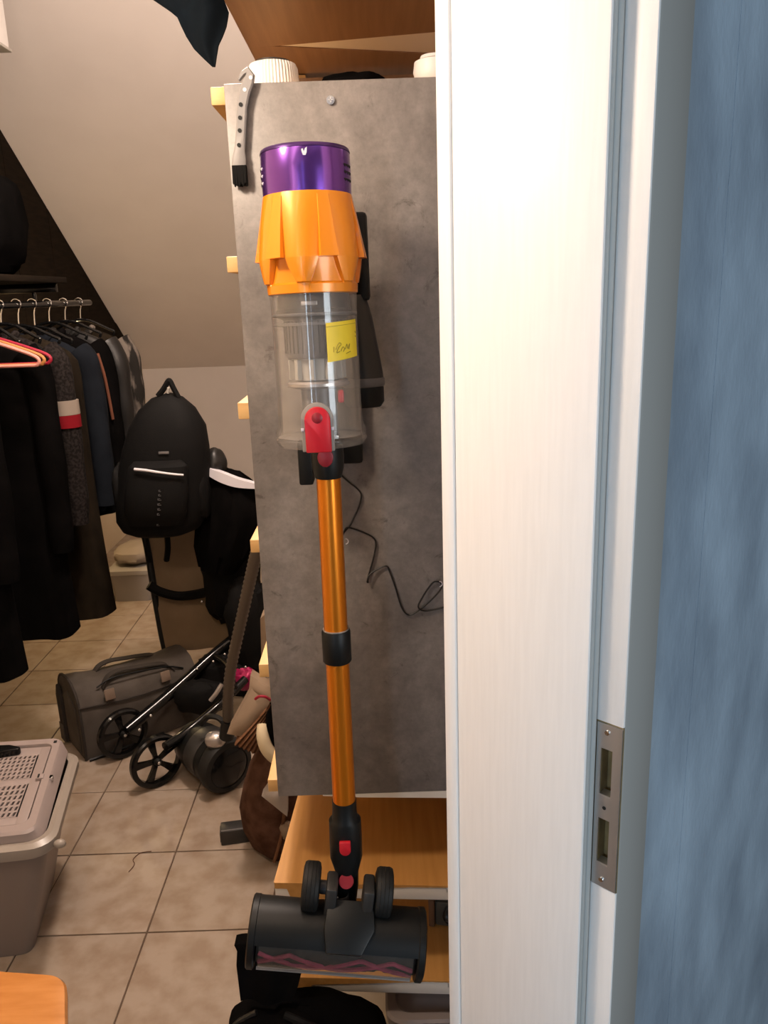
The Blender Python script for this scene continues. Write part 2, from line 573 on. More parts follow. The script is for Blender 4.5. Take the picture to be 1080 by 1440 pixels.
b.box(-0.0095, -0.0040, 0.0180, 0.0198, zs0 + .001, zs1 - .001, 0, DM)
for z0, z1 in ((zs0 + .001, h[0][0]), (h[0][1], h[1][0]), (h[1][1], zs1 - .001)):
    b.box(-0.0235, -0.0095, 0.0180, 0.0198, z0, z1, 0, DM)
sp = obj('strike_plate', b, M['steel'], door, 'brushed steel strike plate with two latch openings')
for z in (zs0 + 0.011, zs1 - 0.011):
    obj('screw', MB().cyl(dw(-0.0165, 0.0166, z), dw(-0.0165, 0.0192, z), 0.0028, 0.0036, 16), M['chrome'], sp)
obj('screw_hole', MB().cyl(dw(-0.0165, 0.0174, 1.079), dw(-0.0165, 0.0190, 1.079), 0.0022, 0.0022, 14), M['softblack'], sp)
for z0, z1 in h:
    obj('opening_lip', MB().box(-0.0235, -0.0095, 0.0182, 0.030, z0, z0 + 0.0016, 0, DM), M['steel'], sp)
b = MB()
b.tube([dw(0.0005, 0.0135, 0.0), dw(0.0005, 0.0135, ZD)], 0.0052, 10)
b.tube([dw(0.0005, 0.0060, 0.0), dw(0.0005, 0.0060, ZD)], 0.0032, 8)
obj('rubber_seal', b, M['seal'], door)
b = MB()
b.box(-0.0362, -0.0262, 0.0205, 0.091, 0, ZD + 0.07, 0.004, DM)
b.box(-0.0270, -0.0152, 0.0445, 0.0905, 0, ZD + 0.069, 0.002, DM)
obj('casing', b, M['casing'], door)
obj('lining', MB().box(-0.035, 0.192, -0.905, -0.862, 0, ZD, 0.0025, DM), M['frame'], door)
obj('head_lining', MB().box(-0.035, 0.19, -0.86, 0.0, ZD, ZD + 0.02, 0.002, DM), M['frame'], door)

# ------------------------------------------------------------------ grey board + storage rack
YP = 1.25
PXL, PXR, PZ0, PZ1 = -0.2035, 0.300, 0.803, 1.943
gb = thing('grey_board', 'dark grey concrete-look board fixed upright on the wooden rack behind the vacuum', 'board', (0.03, YP + 0.008, PZ0))
bm_ = MB().box(PXL, PXR, YP, YP + 0.016, PZ0, PZ1, 0.0012)
obj('panel', bm_, M['panel'], gb)
s0 = (-0.0550, 1.2485, 1.9172)
b = MB()
b.lathe([(0.0, -0.0030), (0.0040, -0.0028), (0.0058, -0.0008), (0.0058, 0.002)], 20, Matrix.Translation(s0) @ Matrix.Rotation(-pi / 2, 4, 'X') @ Matrix.Scale(-1, 4, (0, 0, 1)))
sc_ = obj('screw', b, M['chrome'], gb, 'shiny screw head near the top edge')
b = MB()
b.box(s0[0] - 0.0035, s0[0] + 0.0035, s0[1] - 0.0034, s0[1] - 0.0026, s0[2] - 0.0007, s0[2] + 0.0007)
b.box(s0[0] - 0.0007, s0[0] + 0.0007, s0[1] - 0.0034, s0[1] - 0.0026, s0[2] - 0.0035, s0[2] + 0.0035)
obj('cross_slot', b, M['steel'], sc_)

RY0, RY1 = YP + 0.0165, 1.86
rack = thing('storage_rack', 'wooden storage rack with pine rails and oak-foiled shelves behind the grey board', 'rack', (0.05, 1.55, 0))
for z, xl, th in ((1.9435, -0.2255, 0.024), (1.714, -0.222, 0.023), (1.496, -0.223, 0.026), (1.272, -0.2205, 0.022), (1.050, -0.2225, 0.024), (0.826, -0.2230, 0.024)):
    b = MB()
    b.box(xl, xl + 0.034, RY0, RY1, z - th, z, 0.0015)
    obj('side_rail', b, M['pine'], rack)
    b = MB()
    b.box(xl + 0.0345, 0.30, RY0, RY1, z - th + 0.002, z - 0.001, 0.001)
    obj('shelf_board', b, M['pine'], rack)
for x, y in ((-0.15, RY1 - 0.02), (0.27, RY1 - 0.02)):
    obj('post', MB().box(x - 0.018, x + 0.018, y + 0.0275, y + 0.063, 0, 2.098, 0.002), M['pine'], rack)

obj('back_light_blocker', MB().box(-0.190, 0.30, RY1 + 0.001, RY1 + 0.006, 0.02, 2.09), M['walnutfoil'], rack)  # unseen, added to keep lamp light from behind out of the rack
obj('side_light_blocker', MB().box(0.302, 0.314, 1.30, RY1, 0.02, 0.85), M['walnutfoil'], rack)  # unseen, added to stop bounce light reaching the lower shelves
# lower shelves, white boards half wrapped in oak foil, set at a slight angle
for idx, zt in enumerate((0.626, 0.416)):
    LS = Matrix.Translation((-0.2225, YP - 0.001, zt)) @ Matrix.Rotation(radians(-4.2), 4, 'Z')
    W_, D_, TH = 0.51, 0.50, 0.032
    sb = obj('lower_shelf', MB().box(0, W_, 0, D_, -TH, -0.0012, 0.001, LS), M['whiteboard'], rack, 'white shelf board half wrapped in oak foil')
    b = MB()
    b.box(-0.0012, W_, -0.0002, D_, -0.0012, 0, 0, LS)
    n = 90
    rings = []
    for i in range(n + 1):
        x = W_ * i / n
        if idx == 0:
            d = 0.0125 if x < 0.024 else (0.0315 if x < 0.105 else max(0.0045, 0.0125 - 0.055 * (x - 0.105)))
        else:
            d = 0.0318 if x < 0.052 else max(0.0030, 0.0165 - 0.060 * (x - 0.052))
        d += 0.0007 * noise.noise(Vector((x * 150, idx * 7.3, 0)))
        d = min(d, 0.0318)
        rings.append([LS @ Vector(q) for q in ((x, -0.0016, 0), (x, -0.0016, -d), (x, -0.0002, -d), (x, -0.0002, 0))])
    b.loft(rings)
    obj('oak_foil', b, M['oakfoil'], sb)
    obj('bracket', MB().box(0.312, 0.327, -0.0045, -0.0017, -0.012, -0.003, 0.0005, LS), M['steel'], rack)
obj('lower_shelf', MB().box(-0.19, 0.30, 1.27, RY1, 0.075, 0.10, 0.001), M['whiteboard'], rack)
b = MB()
b.loft([[(x, YP + 0.0005, PZ0 - 0.0003), (x, YP + 0.0005, PZ0 - h_), (x, RY0 - 0.0003, PZ0 - h_), (x, RY0 - 0.0003, PZ0 - 0.0003)] for x, h_ in ((-0.125, 0.002), (-0.06, 0.0075), (0.10, 0.0150), (0.30, 0.023))])
obj('edge_strip', b, M['whiteboard'], rack, 'white edge showing under the grey board')

# top shelf seen from below: white board with two strips of brown foil and a bare wedge between them
ts = thing('upper_shelf', 'brown wood-foiled shelf board overhead with a bare pale wedge on its underside', 'shelf', (0.05, 1.5, 2.10))
obj('board', MB().box(-0.218, 0.30, 1.12, 2.02, 2.1015, 2.12, 0.001), M['whiteboard'], ts)
fo = Matrix.Translation((0, 0, 2.0998))
obj('wood_foil', MB().prism([(-0.2185, 1.12), (0.30, 1.12), (0.30, 1.586), (-0.174, 1.670), (-0.2185, 1.676)], 0.0015, fo), M['walnutfoil'], ts)
obj('wood_foil', MB().prism([(-0.2185, 1.6762), (-0.174, 1.6702), (0.30, 1.802), (0.30, 2.02), (-0.2185, 2.02)], 0.0015, fo), M['walnutfoil'], ts)
b = MB().box(-0.2205, -0.2182, 1.12, 2.02, 2.0995, 2.1205)
obj('edge_band', b, M['walnutfoil'], ts)

# ------------------------------------------------------------------ vacuum cleaner
VA = Vector((-0.0831, 1.0900, 1.8269))
VB = Vector((-0.0748, 1.0500, 0.8371))
vz = (VA - VB).normalized()
vx = Vector((1, 0, 0)); vx = (vx - vz * vx.dot(vz)).normalized()
vy = vz.cross(vx)
VM = Matrix(((vx.x, vy.x, vz.x, VA.x), (vx.y, vy.y, vz.y, VA.y), (vx.z, vy.z, vz.z, VA.z), (0, 0, 0, 1)))
vac = thing('stick_vacuum', 'orange and purple cordless stick vacuum hanging upright on the grey board', 'vacuum cleaner', mat4=VM)


def vobj(name, mb, m, label=None, parent=None, angle=38):
    return obj(name, mb, m, parent or vac, label, local=True, angle=angle)


# motor cap
b = MB()
b.lathe([(0.0, 0.0035), (0.030, 0.003), (0.050, 0.0005), (0.0545, -0.002), (0.0556, -0.006), (0.0560, -0.030), (0.0556, -0.0535), (0.0, -0.0535)], 64)
cap_ = vobj('motor_cap', b, M['purple'], 'purple metallic filter cap')
b = MB()
b.lathe([(0.0540, 0.0005), (0.0553, -0.0008), (0.0560, -0.0040), (0.0545, -0.0045)], 64, None, False)
vobj('cap_ring', b, M['purpledark'], None, cap_)
for side, th0 in ((-1, 200), (1, 333)):
    for r_ in range(3):
        z = -0.0215 - 0.0083 * r_
        for q in range(3):
            th = radians(th0 + q * 8 * (1 if side > 0 else -1))
            c = Vector((0.0559 * cos(th), 0.0559 * sin(th), z))
            Mx = Matrix.Translation(c) @ Matrix.Rotation(th, 4, 'Z')
            sb_ = MB()
            sb_.box(-0.0005, 0.0006, -0.0030, 0.0030, -0.0011, 0.0011, 0.0004, Mx, 1)
            sb_.box(-0.0005, 0.0007, -0.0010, 0.0010, -0.0022, -0.0004, 0.0003, Mx, 1)
            vobj('vent_slot', sb_, M['print'] if side < 0 and q < 1 else M['softblack'], None, cap_)
th = radians(273.5)
Mx = Matrix.Translation((0.0560 * cos(th), 0.0560 * sin(th), -0.0108)) @ Matrix.Rotation(th, 4, 'Z')
b = MB()
b.prism([(-0.0034, 0.0026), (-0.0012, 0.0030), (-0.0004, -0.0002), (0.0012, 0.0034), (0.0036, 0.0048), (0.0030, -0.0010), (0.0016, -0.0042), (-0.0016, -0.0042), (-0.0030, -0.0004)],
        0.0005, Mx @ Matrix(((0, 0, 1, 0), (1, 0, 0, 0), (0, 1, 0, 0), (0, 0, 0, 1))))
vobj('emblem', b, M['print'], 'small white emblem', cap_)

# cyclone body: seven tapering cone faces with stepped ribs between them
NP = 6
rows = [(-0.0535, .0560, .0560, .37), (-0.058, .0568, .0566, .368), (-0.075, .0605, .0582, .360), (-0.095, .0645, .0604, .350), (-0.115, .0685, .0625, .336),
        (-0.1285, .0712, .0640, .326), (-0.1300, .0714, .0641, .322), (-0.1302, .0560, .0641, .320), (-0.140, .0556, .0630, .265), (-0.150, .0556, .0616, .200), (-0.1585, .0560, .0602, .135),
        (-0.1600, .0576, .0592, .13), (-0.1612, .0588, .0590, .13), (-0.1712, .0580, .0582, .13), (-0.1722, .0560, .0560, .13)]
rings = []
for z, rr_, rv, w in rows:
    ring = []
    for k in range(NP):
        base = 2 * pi * k / NP + radians(-96.5)
        g = 0.016
        us = [(-w, 'v'), (-w * .5, 'v'), (0, 'v'), (w * .5, 'v'), (w, 'v'), (w + g, 'r'), (w + g + (0.5 - w - g) * .5, 'r'), (0.5, 'r'),
              (1 - w - g - (0.5 - w - g) * .5, 'r'), (1 - w - g, 'r')]
        for u, kind in us:
            a = base + u * 2 * pi / NP
            if kind == 'v':
                r = rv + (0.0034 * (1 - (u / w) ** 2) * min(1, (-0.0535 - z) / 0.03) if z > -0.159 else 0)
            else:
                m_ = abs(u - 0.5) / (0.5 - w)
                r = rr_ * (1 - 0.010 * (1 - m_)) 
            ring.append((r * cos(a), r * sin(a), z))
    rings.append(ring)
b = MB().loft(rings)
vobj('cyclone_body', b, M['orange'], 'orange ribbed cyclone housing', angle=22)

# clear dust bin with its inner parts
ob = MB()
prof = [(.0565, -.1715), (.0555, -.185), (.0553, -.30), (.0560, -.338), (.0600, -.346), (.0602, -.3525), (.0585, -.3535), (.0540, -.350), (.0535, -.30), (.0535, -.1715)]
ob.lathe(prof, 64, None, False)
binp = vobj('dust_bin', ob, M['clear'], 'clear plastic dust bin')
b = MB().lathe([(0.0, -.3545), (.058, -.3545), (.0603, -.3565), (.0603, -.3600), (.056, -.3660), (0.0, -.3668)], 64)
vobj('bin_floor', b, M['clear'], None, binp)
b = MB().lathe([(.0535, -.1955), (.0551, -.1965), (.0551, -.1985), (.0535, -.1995)], 48, None, False)
b.lathe([(.0530, -.207), (.0534, -.2075), (.0534, -.2105), (.0525, -.211)], 48, None, False)
vobj('seal_ring', b, M['midgrey'], None, binp)
b = MB().lathe([(0.0, -.172), (.045, -.172), (.047, -.176), (.047, -.190), (.049, -.192), (.049, -.199), (.040, -.203), (0, -.203)], 48)
vobj('top_collar', b, M['black'], None, binp)
b = MB().box(-0.012, 0.008, -0.0488, -0.0470, -.1865, -.1815, 0.001)
vobj('maker_badge', b, M['silver'], 'small silver badge inside the bin', binp)
b = MB().lathe([(0.0, -.203), (.0405, -.204), (.0405, -.246), (.037, -.252), (0, -.252)], 48)
vobj('shroud', b, M['midgrey'], 'dark grey mesh shroud', binp)
b = MB()
for k in range(36):
    a = 2 * pi * k / 36
    Mx = Matrix.Rotation(a, 4, 'Z')
    b.box(0.0402, 0.0412, -0.0008, 0.0008, -.245, -.205, 0, Mx)
vobj('shroud_rib', b, M['darkgrey'], None, binp)
b = MB().lathe([(0.0, -.2525), (.031, -.2525), (.029, -.280), (0, -.280)], 40)
vobj('inner_cone', b, M['palegrey'], None, binp)
for k in range(10):
    a = 2 * pi * (k + .3) / 10
    Mx = Matrix.Rotation(a, 4, 'Z')
    vobj('cone_fin', MB().box(0.0295, 0.0375, -0.003, 0.003, -.279, -.2535, 0.0005, Mx, 1), M['palegrey'], None, binp)
b = MB().lathe([(.0, -.281), (.038, -.2815), (.0405, -.284), (.0405, -.2875), (.034, -.2905), (0, -.2905)], 48)
vobj('skirt_disc', b, M['silver'], None, binp)
b = MB().lathe([(0.0, -.291), (.0235, -.291), (.0225, -.352), (0, -.352)], 40)
vobj('inner_tube', b, M['midgrey'], None, binp)
b = MB().box(0.026, 0.034, -0.030, -0.022, -.310, -.293, 0.003)
vobj('inner_latch', b, M['red'], None, binp)


def stadium(w, h, n=12):
    r = w / 2
    pts = [(-r, -h / 2), (r, -h / 2)]
    pts += [(r * cos(pi * k / n), h / 2 - r + r * sin(pi * k / n)) for k in range(n + 1)]
    return pts


FR = Matrix(((1, 0, 0, 0), (0, 0, -1, 0), (0, 1, 0, 0), (0, 0, 0, 1)))   # local XY -> XZ, +Z -> toward the viewer (-Y)
b = MB().prism(stadium(0.041, 0.062), 0.005, Matrix.Translation((0.0, -0.0545, -.3365)) @ FR, 0.0012)
vobj('slider_frame', b, M['milky'], 'milky frame around the red slider', binp)
b = MB().prism(stadium(0.0325, 0.058), 0.007, Matrix.Translation((0.0005, -0.0570, -.3395)) @ FR, 0.0018)
sl = vobj('release_slider', b, M['red'], 'red bin release slider', binp)
b = MB().lathe([(0.0, .0012), (.006, .001), (.0075, 0), (.0075, -.001)], 24, Matrix.Translation((0.0005, -0.0636, -.3245)) @ FR)
vobj('thumb_dimple', b, M['darkred'], None, sl)
for sx in (-1, 1):
    vobj('rail_clip', MB().box(sx * 0.019 - 0.002, sx * 0.019 + 0.002, -0.0605, -0.056, -.341, -.337, 0.0005), M['print'], None, binp)

# yellow sticker on the bin
a0, a1 = radians(-72), radians(-20)
n = 14
rings = []
for i in range(n + 1):
    u = i / n
    a = a0 + (a1 - a0) * u
    zt, zb = -0.2090 + 0.0040 * u, -0.2570 + 0.0060 * u
    rings.append([(r * cos(a), r * sin(a), z) for r, z in ((.0562, zt), (.0567, zt), (.0567, zb), (.0562, zb))])
st = vobj('sticker', MB().loft(rings), M['yellow'], 'yellow paper sticker with faint pencil writing', binp)
def spt(u, v, r=.0568):
    a = a0 + (a1 - a0) * u
    return (r * cos(a), r * sin(a), -0.2090 + 0.004 * u - v * 0.048)
strokes = [[(.17, .62), (.16, .76)], [(.22, .70), (.30, .55), (.38, .58), (.30, .66), (.24, .78), (.33, .76)], [(.36, .76), (.42, .66), (.47, .70), (.43, .78), (.50, .70)],
           [(.50, .72), (.56, .60), (.58, .72), (.64, .62)], [(.52, .84), (.68, .80)], [(.66, .60), (.62, .74)], [(.93, .30), (.94, .36)], [(.93, .42), (.94, .46)]]
b = MB()
for s_ in strokes:
    b.tube([spt(*q) for q in s_], 0.00055, 5, 4 if len(s_) > 2 else 0)
b.tube([spt(u / 8, .10) for u in range(9)], 0.0003, 4)
vobj('pencil_writing', b, M['ink'], None, st)

# handle, battery behind the bin
b = MB()
b.box(0.052, 0.073, 0.066, 0.096, -.180, -.064, 0.006)
vobj('handle', b, M['black'], 'black trigger handle behind the bin')
b = MB()
b.loft([[(cx + hw * c_, cy + hd * s_, z) for c_, s_ in [(cos(2 * pi * k / 24), sin(2 * pi * k / 24)) for k in range(24)]]
        for z, cx, cy, hw, hd in ((-.172, .049, .082, .017, .022), (-.20, .050, .084, .024, .026), (-.25, .054, .086, .028, .028), (-.279, .057, .088, .029, .029), (-.286, .0575, .088, .029, .029))])
bat = vobj('battery_grip', b, M['darkgrey'], 'dark grey battery grip')
b = MB().lathe([(.0295, 0), (.031, -.002), (.031, -.010), (.0295, -.012), (0.0, -.012)], 28, Matrix.Translation((.0575, .088, -.286)))
vobj('battery_band', b, M['midgrey'], None, bat)
b = MB().lathe([(.0, -.0125), (.029, -.0125), (.029, -.034), (.024, -.041), (.0, -.041)], 28, Matrix.Translation((.0575, .088, -.286)))
vobj('battery_base', b, M['black'], None, bat)
b = MB().box(-0.03, 0.052, 0.040, 0.085, -.165, -.070, 0.010)
vobj('motor_neck', b, M['black'])

# wand socket and wand
W0, W1 = Vector((-0.0736, 1.0733, 1.4146)), Vector((-0.0740, 1.0536, 0.9272))
wz = (W0 - W1).normalized()
SO = Vector((-0.0739, 1.0750, 1.4573))
b = MB()
q = wz.to_track_quat('Z', 'Y').to_matrix().to_4x4()
WMx = Matrix.Translation(W0) @ q
b.lathe([(.0215, .046), (.0225, .030), (.0215, .014), (.0185, .003), (.0178, .0005), (0, .0005)], 32, WMx)
sock = obj('wand_socket', b, M['black'], vac)
b = MB().prism([(x * .0105, y * .0105 - .004) for x, y in [(cos(2 * pi * k / 24), sin(2 * pi * k / 24) * (1.25 if sin(2 * pi * k / 24) < 0 else 1.0)) for k in range(24)]], 0.006,
               Matrix.Translation(Vector((-0.0746, 1.0515, 1.4522))) @ Matrix.Rotation(pi / 2, 4, 'X'), 0.0012)
obj('release_button', b, M['darkred'], sock, 'dark red release button')
L1 = (W0 - Vector((-0.0731, 1.0640, 1.1970))).length
L2 = (W0 - Vector((-0.0748, 1.0620, 1.1486))).length
L3 = (W0 - W1).length
b = MB().lathe([(.0, .0), (.0166, 0), (.0168, -L1 - 0.004), (0, -L1 - 0.004)], 40, WMx)
obj('upper_tube', b, M['wand'], vac, 'orange metallic upper wand tube')
b = MB().lathe([(0, -L1), (.0190, -L1), (.0205, -L1 - .003), (.0205, -L2 + .002), (.0190, -L2), (0, -L2)], 40, WMx)
jc = obj('wand_clamp', b, M['black'], vac, 'black clip-on collar at mid wand')
b = MB().box(-0.004, 0.004, -0.0, 0.0, 0, 0) if False else MB().lathe([(.0170, -L1 + .0015), (.0186, -L1 + .0015), (.0186, -L1), (.0170, -L1)], 40, WMx, False)
obj('collar_lip', b, M['silver'], jc)
b = MB().lathe([(.0, -L2 + .004), (.0168, -L2 + .004), (.0170, -L3), (0, -L3)], 40, WMx)
obj('lower_tube', b, M['wand'], vac, 'orange metallic lower wand tube')

# neck of the floor head
def C(px):
    return px
NK = [(Vector((-0.0740, 1.0537, 0.9283)), .0180, .0180), (Vector((-0.0743, 1.0530, 0.9093)), .0182, .0182), (Vector((-0.0742, 1.0525, 0.8986)), .0195, .0215), (Vector((-0.0744, 1.0525, 0.8949)), .0240, .0220), (Vector((-0.0745, 1.0510, 0.8676)), .0245, .0220), (Vector((-0.0750, 1.0500, 0.8333)), .0245, .021),
      (Vector((-0.0749, 1.0490, 0.8227)), .0215, .020), (Vector((-0.0750, 1.0485, 0.8078)), .0175, .018), (Vector((-0.0761, 1.0470, 0.7822)), .0175, .017), (Vector((-0.0785, 1.0450, 0.7516)), .0150, .016)]
b = MB()
b.loft([[(p.x + hw * cos(2 * pi * k / 28), p.y + hd * sin(2 * pi * k / 28), p.z) for k in range(28)] for p, hw, hd in NK])
neck = obj('head_neck', b, M['black'], vac)
b = MB().prism([(x, y) for x, y in stadium(0.0165, 0.023)], 0.006, Matrix.Translation(Vector((-0.0744, 1.0300, 0.8638))) @ Matrix.Rotation(pi / 2, 4, 'X') @ Matrix.Rotation(pi, 4, 'Z'), 0.0012)
obj('release_button', b, M['red'], neck, 'red release button')
b = MB().cyl((-0.0760, 1.0360, 0.7990), (-0.0753, 1.0260, 0.8070), 0.0118, 0.0108, 28)
obj('pivot_button', b, M['darkred'], neck, 'dark red round pivot button')
b = MB()
for k in range(14):
    p = Vector((-0.0836, 1.0280, 0.7666)) + Vector((0, 0, 0.016 - k * 0.0026))
    b.lathe([(.0095, -.0007), (.0112, 0), (.0095, .0007)], 20, Matrix.Translation(p), False)
obj('flexible_hose', b, M['darkgrey'], neck)
b = MB()
for k in range(7):
    p = Vector((-0.0892, 1.0180, 0.7856)) + Vector((0, 0, -k * 0.0042))
    b.ball(p, (0.0016, 0.0016, 0.0014), 8, 6)
obj('hose_rib', b, M['silver'], neck)

# floor head: roller housing hanging below, turned a little clockwise
HC = Vector((-0.0925, 1.0100, 0.7213))
HM = Matrix.Translation(HC) @ Matrix.Rotation(radians(8.0), 4, 'Y')
HW, HR = 0.1245, 0.0500


def arc_shell(r_out, r_in, a0, a1, x0, x1, n):
    rings = []
    for i in range(n + 1):
        a = radians(a0 + (a1 - a0) * i / n)
        cy, cz = -cos(a), sin(a)            # 0 deg faces the room door (-Y), 90 deg is up
        rings.append([(x0, r_out * cy, r_out * cz), (x1, r_out * cy, r_out * cz), (x1, r_in * cy, r_in * cz), (x0, r_in * cy, r_in * cz)])
    return MB().loft(rings, True, True, HM)


head = obj('roller_housing', arc_shell(HR, HR - 0.003, 20, 205, -HW, HW, 26), M['black'], vac, 'black roller head')
obj('roller_window', arc_shell(HR - 0.0005, HR - 0.0022, -42, 20, -HW + 0.012, HW - 0.012, 10), M['clear2'], head, 'clear window showing the brush roller')
obj('window_lip', arc_shell(HR + 0.0005, HR - 0.004, -47, -41, -HW + 0.010, HW - 0.012, 4), M['silver'], head)
for sx in (-1, 1):
    b = MB()
    n = 40
    pr = [(HR * 1.03 * -cos(2 * pi * k / n), HR * 1.03 * sin(2 * pi * k / n)) for k in range(n)]
    x0, x1 = (sx * HW - 0.006, sx * HW + 0.006)
    b.loft([[(x0, y * .96, z * .96) for y, z in pr], [(x0 + .002, y, z) for y, z in pr], [(x1 - .002, y, z) for y, z in pr], [(x1, y * .93, z * .93) for y, z in pr]], True, True, HM)
    obj('end_cap', b, M['black'], head)
b = MB()
rings = []
for i in range(61):
    x = -HW + 0.008 + (2 * HW - 0.016) * i / 60
    rings.append([(x, (0.0395 + 0.0030 * (1 if (k * 3 + i) % 16 < 7 else 0)) * cos(2 * pi * k / 32), (0.0395 + 0.0030 * (1 if (k * 3 + i) % 16 < 7 else 0)) * sin(2 * pi * k / 32)) for k in range(32)])
b.loft(rings, True, True, HM)
rol = obj('brush_roller', b, M['softblack'], head)
for ph in (0, 4):
    path = []
    for i in range(41):
        u = i / 40
        x = -HW + 0.012 + (2 * HW - 0.024) * u
        a = radians(-40 + 42 * abs(((u * 3 + ph * .35) % 2) - 1))
        path.append(HM @ Vector((x, -0.0425 * cos(a), 0.0425 * sin(a))))
    obj('bristle_strip', MB().tube(path, 0.0034, 6), M['brush'], rol, 'dark red bristles')
b = MB()
b.prism([(-0.031, 0.050), (0.036, 0.050), (0.041, 0.012), (0.024, -0.022), (-0.028, -0.022), (-0.034, 0.010)], 0.012,
        HM @ Matrix.Translation((0.012, -0.0325, 0.0290)) @ Matrix.Rotation(radians(42), 4, 'X'), 0.003)
obj('yoke_plate', b, M['black'], head)
for sx in (-1, 1):
    arm = MB()
    x = 0.012 + sx * 0.0275
    arm.box(x - 0.0085, x + 0.0085, -0.014, 0.030, 0.032, 0.094, 0.004, HM)
    obj('yoke_arm', arm, M['darkgrey'], head)
    wx = 0.008 + sx * 0.0545
    wb = MB()
    wb.lathe([(.0, -.0135), (.026, -.0135), (.0335, -.0115), (.0355, -.008), (.0355, .008), (.0335, .0115), (.026, .0135), (.0, .0135)], 40,
             HM @ Matrix.Translation((wx, 0.018, 0.072)) @ Matrix.Rotation(pi / 2, 4, 'Y'))
    wh = obj('wheel', wb, M['softblack'], head)
    tb = MB()
    for k in (-.006, 0, .006):
        tb.lathe([(.0350, k - .0006), (.0361, k), (.0350, k + .0006)], 40, HM @ Matrix.Translation((wx, 0.018, 0.072)) @ Matrix.Rotation(pi / 2, 4, 'Y'), False)
    obj('tyre_rib', tb, M['softblack'], wh)
    ab = MB().cyl(HM @ Vector((wx, 0.018, 0.072)), HM @ Vector((x, 0.018, 0.072)), 0.010, 0.010, 16)
    obj('axle', ab, M['midgrey'], wh)

# wall dock of the vacuum
dock = thing('charging_dock', 'black wall dock behind the vacuum with a tool pocket peeking out below the bin', 'dock', (-0.05, YP - 0.01, 1.35))
obj('back_plate', MB().box(-0.085, -0.030, YP - 0.020, YP - 0.0008, 1.40, 1.66, 0.005), M['black'], dock)
p = (-0.1136, 1.1900, 1.4081)
obj('tool_pocket', MB().box(p[0] - 0.0105, p[0] + 0.0105, 1.172, 1.210, p[2] - 0.026, p[2] + 0.040, 0.003), M['black'], dock)
obj('pocket_arm', MB().box(p[0] - 0.006, p[0] + 0.05, 1.205, YP - 0.012, p[2] + 0.014, p[2] + 0.036, 0.003), M['black'], dock)

# cable
YQ = YP - 0.0035
cab = [(-0.0731, 1.2430, 1.3956), (-0.0651, 1.2460, 1.3798), (-0.0523, 1.2470, 1.3665), (-0.0414, 1.2470, 1.3569), (-0.0351, 1.2470, 1.3462), (-0.0393, 1.2470, 1.3277), (-0.0479, 1.2470, 1.3104), (-0.0542, 1.2470, 1.2976), (-0.0648, 1.2440, 1.2870), (-0.0672, 1.2410, 1.2821), (-0.0645, 1.2390, 1.2897), (-0.0598, 1.2420, 1.2946), (-0.0499, 1.2460, 1.2912),
       (-0.0331, 1.2470, 1.2838), (-0.0186, 1.2470, 1.2749), (-0.0149, 1.2470, 1.2640), (-0.0185, 1.2470, 1.2437), (-0.0251, 1.2470, 1.2220), (-0.0298, 1.2470, 1.2050), (-0.0300, 1.2450, 1.1996), (-0.0310, 1.2425, 1.2030), (-0.0266, 1.2430, 1.2137), (-0.0148, 1.2460, 1.2208), (0.0005, 1.2470, 1.2260), (0.0059, 1.2470, 1.2160), (0.0144, 1.2470, 1.1886), (0.0228, 1.2470, 1.1559),
       (0.0306, 1.2470, 1.1418), (0.0400, 1.2470, 1.1402), (0.0554, 1.2460, 1.1501), (0.0745, 1.2460, 1.1669), (0.0887, 1.2460, 1.1838), (0.0889, 1.2460, 1.1937), (0.0785, 1.2460, 1.1965), (0.0690, 1.2460, 1.1870), (0.0581, 1.2450, 1.1704), (0.0507, 1.2430, 1.1553), (0.0600, 1.2450, 1.1466), (0.0789, 1.2470, 1.1476), (0.1047, 1.2470, 1.1529), (0.1587, 1.2470, 1.1585)]
cb = thing('power_cable', 'thin black kinked power cable hanging down the grey board to the right', 'cable', (0.03, YP - 0.003, 1.25))
obj('cord', MB().tube(cab, 0.0014, 7, 4), M['cable'], cb)
for c in ((-0.0633, 1.2460, 1.2709), (0.0864, 1.2445, 1.1931)):
    b = MB()
    b.tube([(c[0] + 0.0045 * cos(a), c[1] - 0.001, c[2] + 0.0045 * sin(a)) for a in [pi * (-.5 + k / 8) for k in range(9)]], 0.0008, 6)
    obj('cable_clip', b, M['print'], cb, 'tiny pale cable clip')

# ------------------------------------------------------------------ grey brush hooked over the board corner
hb = thing('hooked_brush', 'grey cleaning brush with holed handle hooked over the board top left corner', 'brush', (-0.1810, 1.2400, 1.8839))
pts = [(-0.1888, 1.2410, 1.8257), (-0.1890, 1.2410, 1.8361), (-0.1877, 1.2410, 1.8454), (-0.1866, 1.2420, 1.8548), (-0.1826, 1.2420, 1.8797), (-0.1786, 1.2420, 1.9116), (-0.1737, 1.2420, 1.9295), (-0.1678, 1.2420, 1.9418), (-0.1643, 1.2430, 1.9509), (-0.1678, 1.2430, 1.9572), (-0.1740, 1.2430, 1.9538), (-0.1806, 1.2430, 1.9451)]
hw_ = [.0098, .0098, .0095, .0072, .0068, .0070, .0075, .0075, .0062, .0048, .0030, .0010]
b = MB()
rings = []
for i, (p, w) in enumerate(zip(pts, hw_)):
    p = Vector(p)
    t = Vector(pts[min(i + 1, len(pts) - 1)]) - Vector(pts[max(i - 1, 0)])
    t.y = 0
    t.normalize()
    s = Vector((t.z, 0, -t.x))
    d = Vector((0, 0.0045, 0))
    rings.append([p - s * w - d * .6, p - s * w * .7 - d, p + s * w * .7 - d, p + s * w - d * .6, p + s * w + d, p - s * w + d])
b.loft(rings)
obj('handle', b, M['greyhandle'], hb)
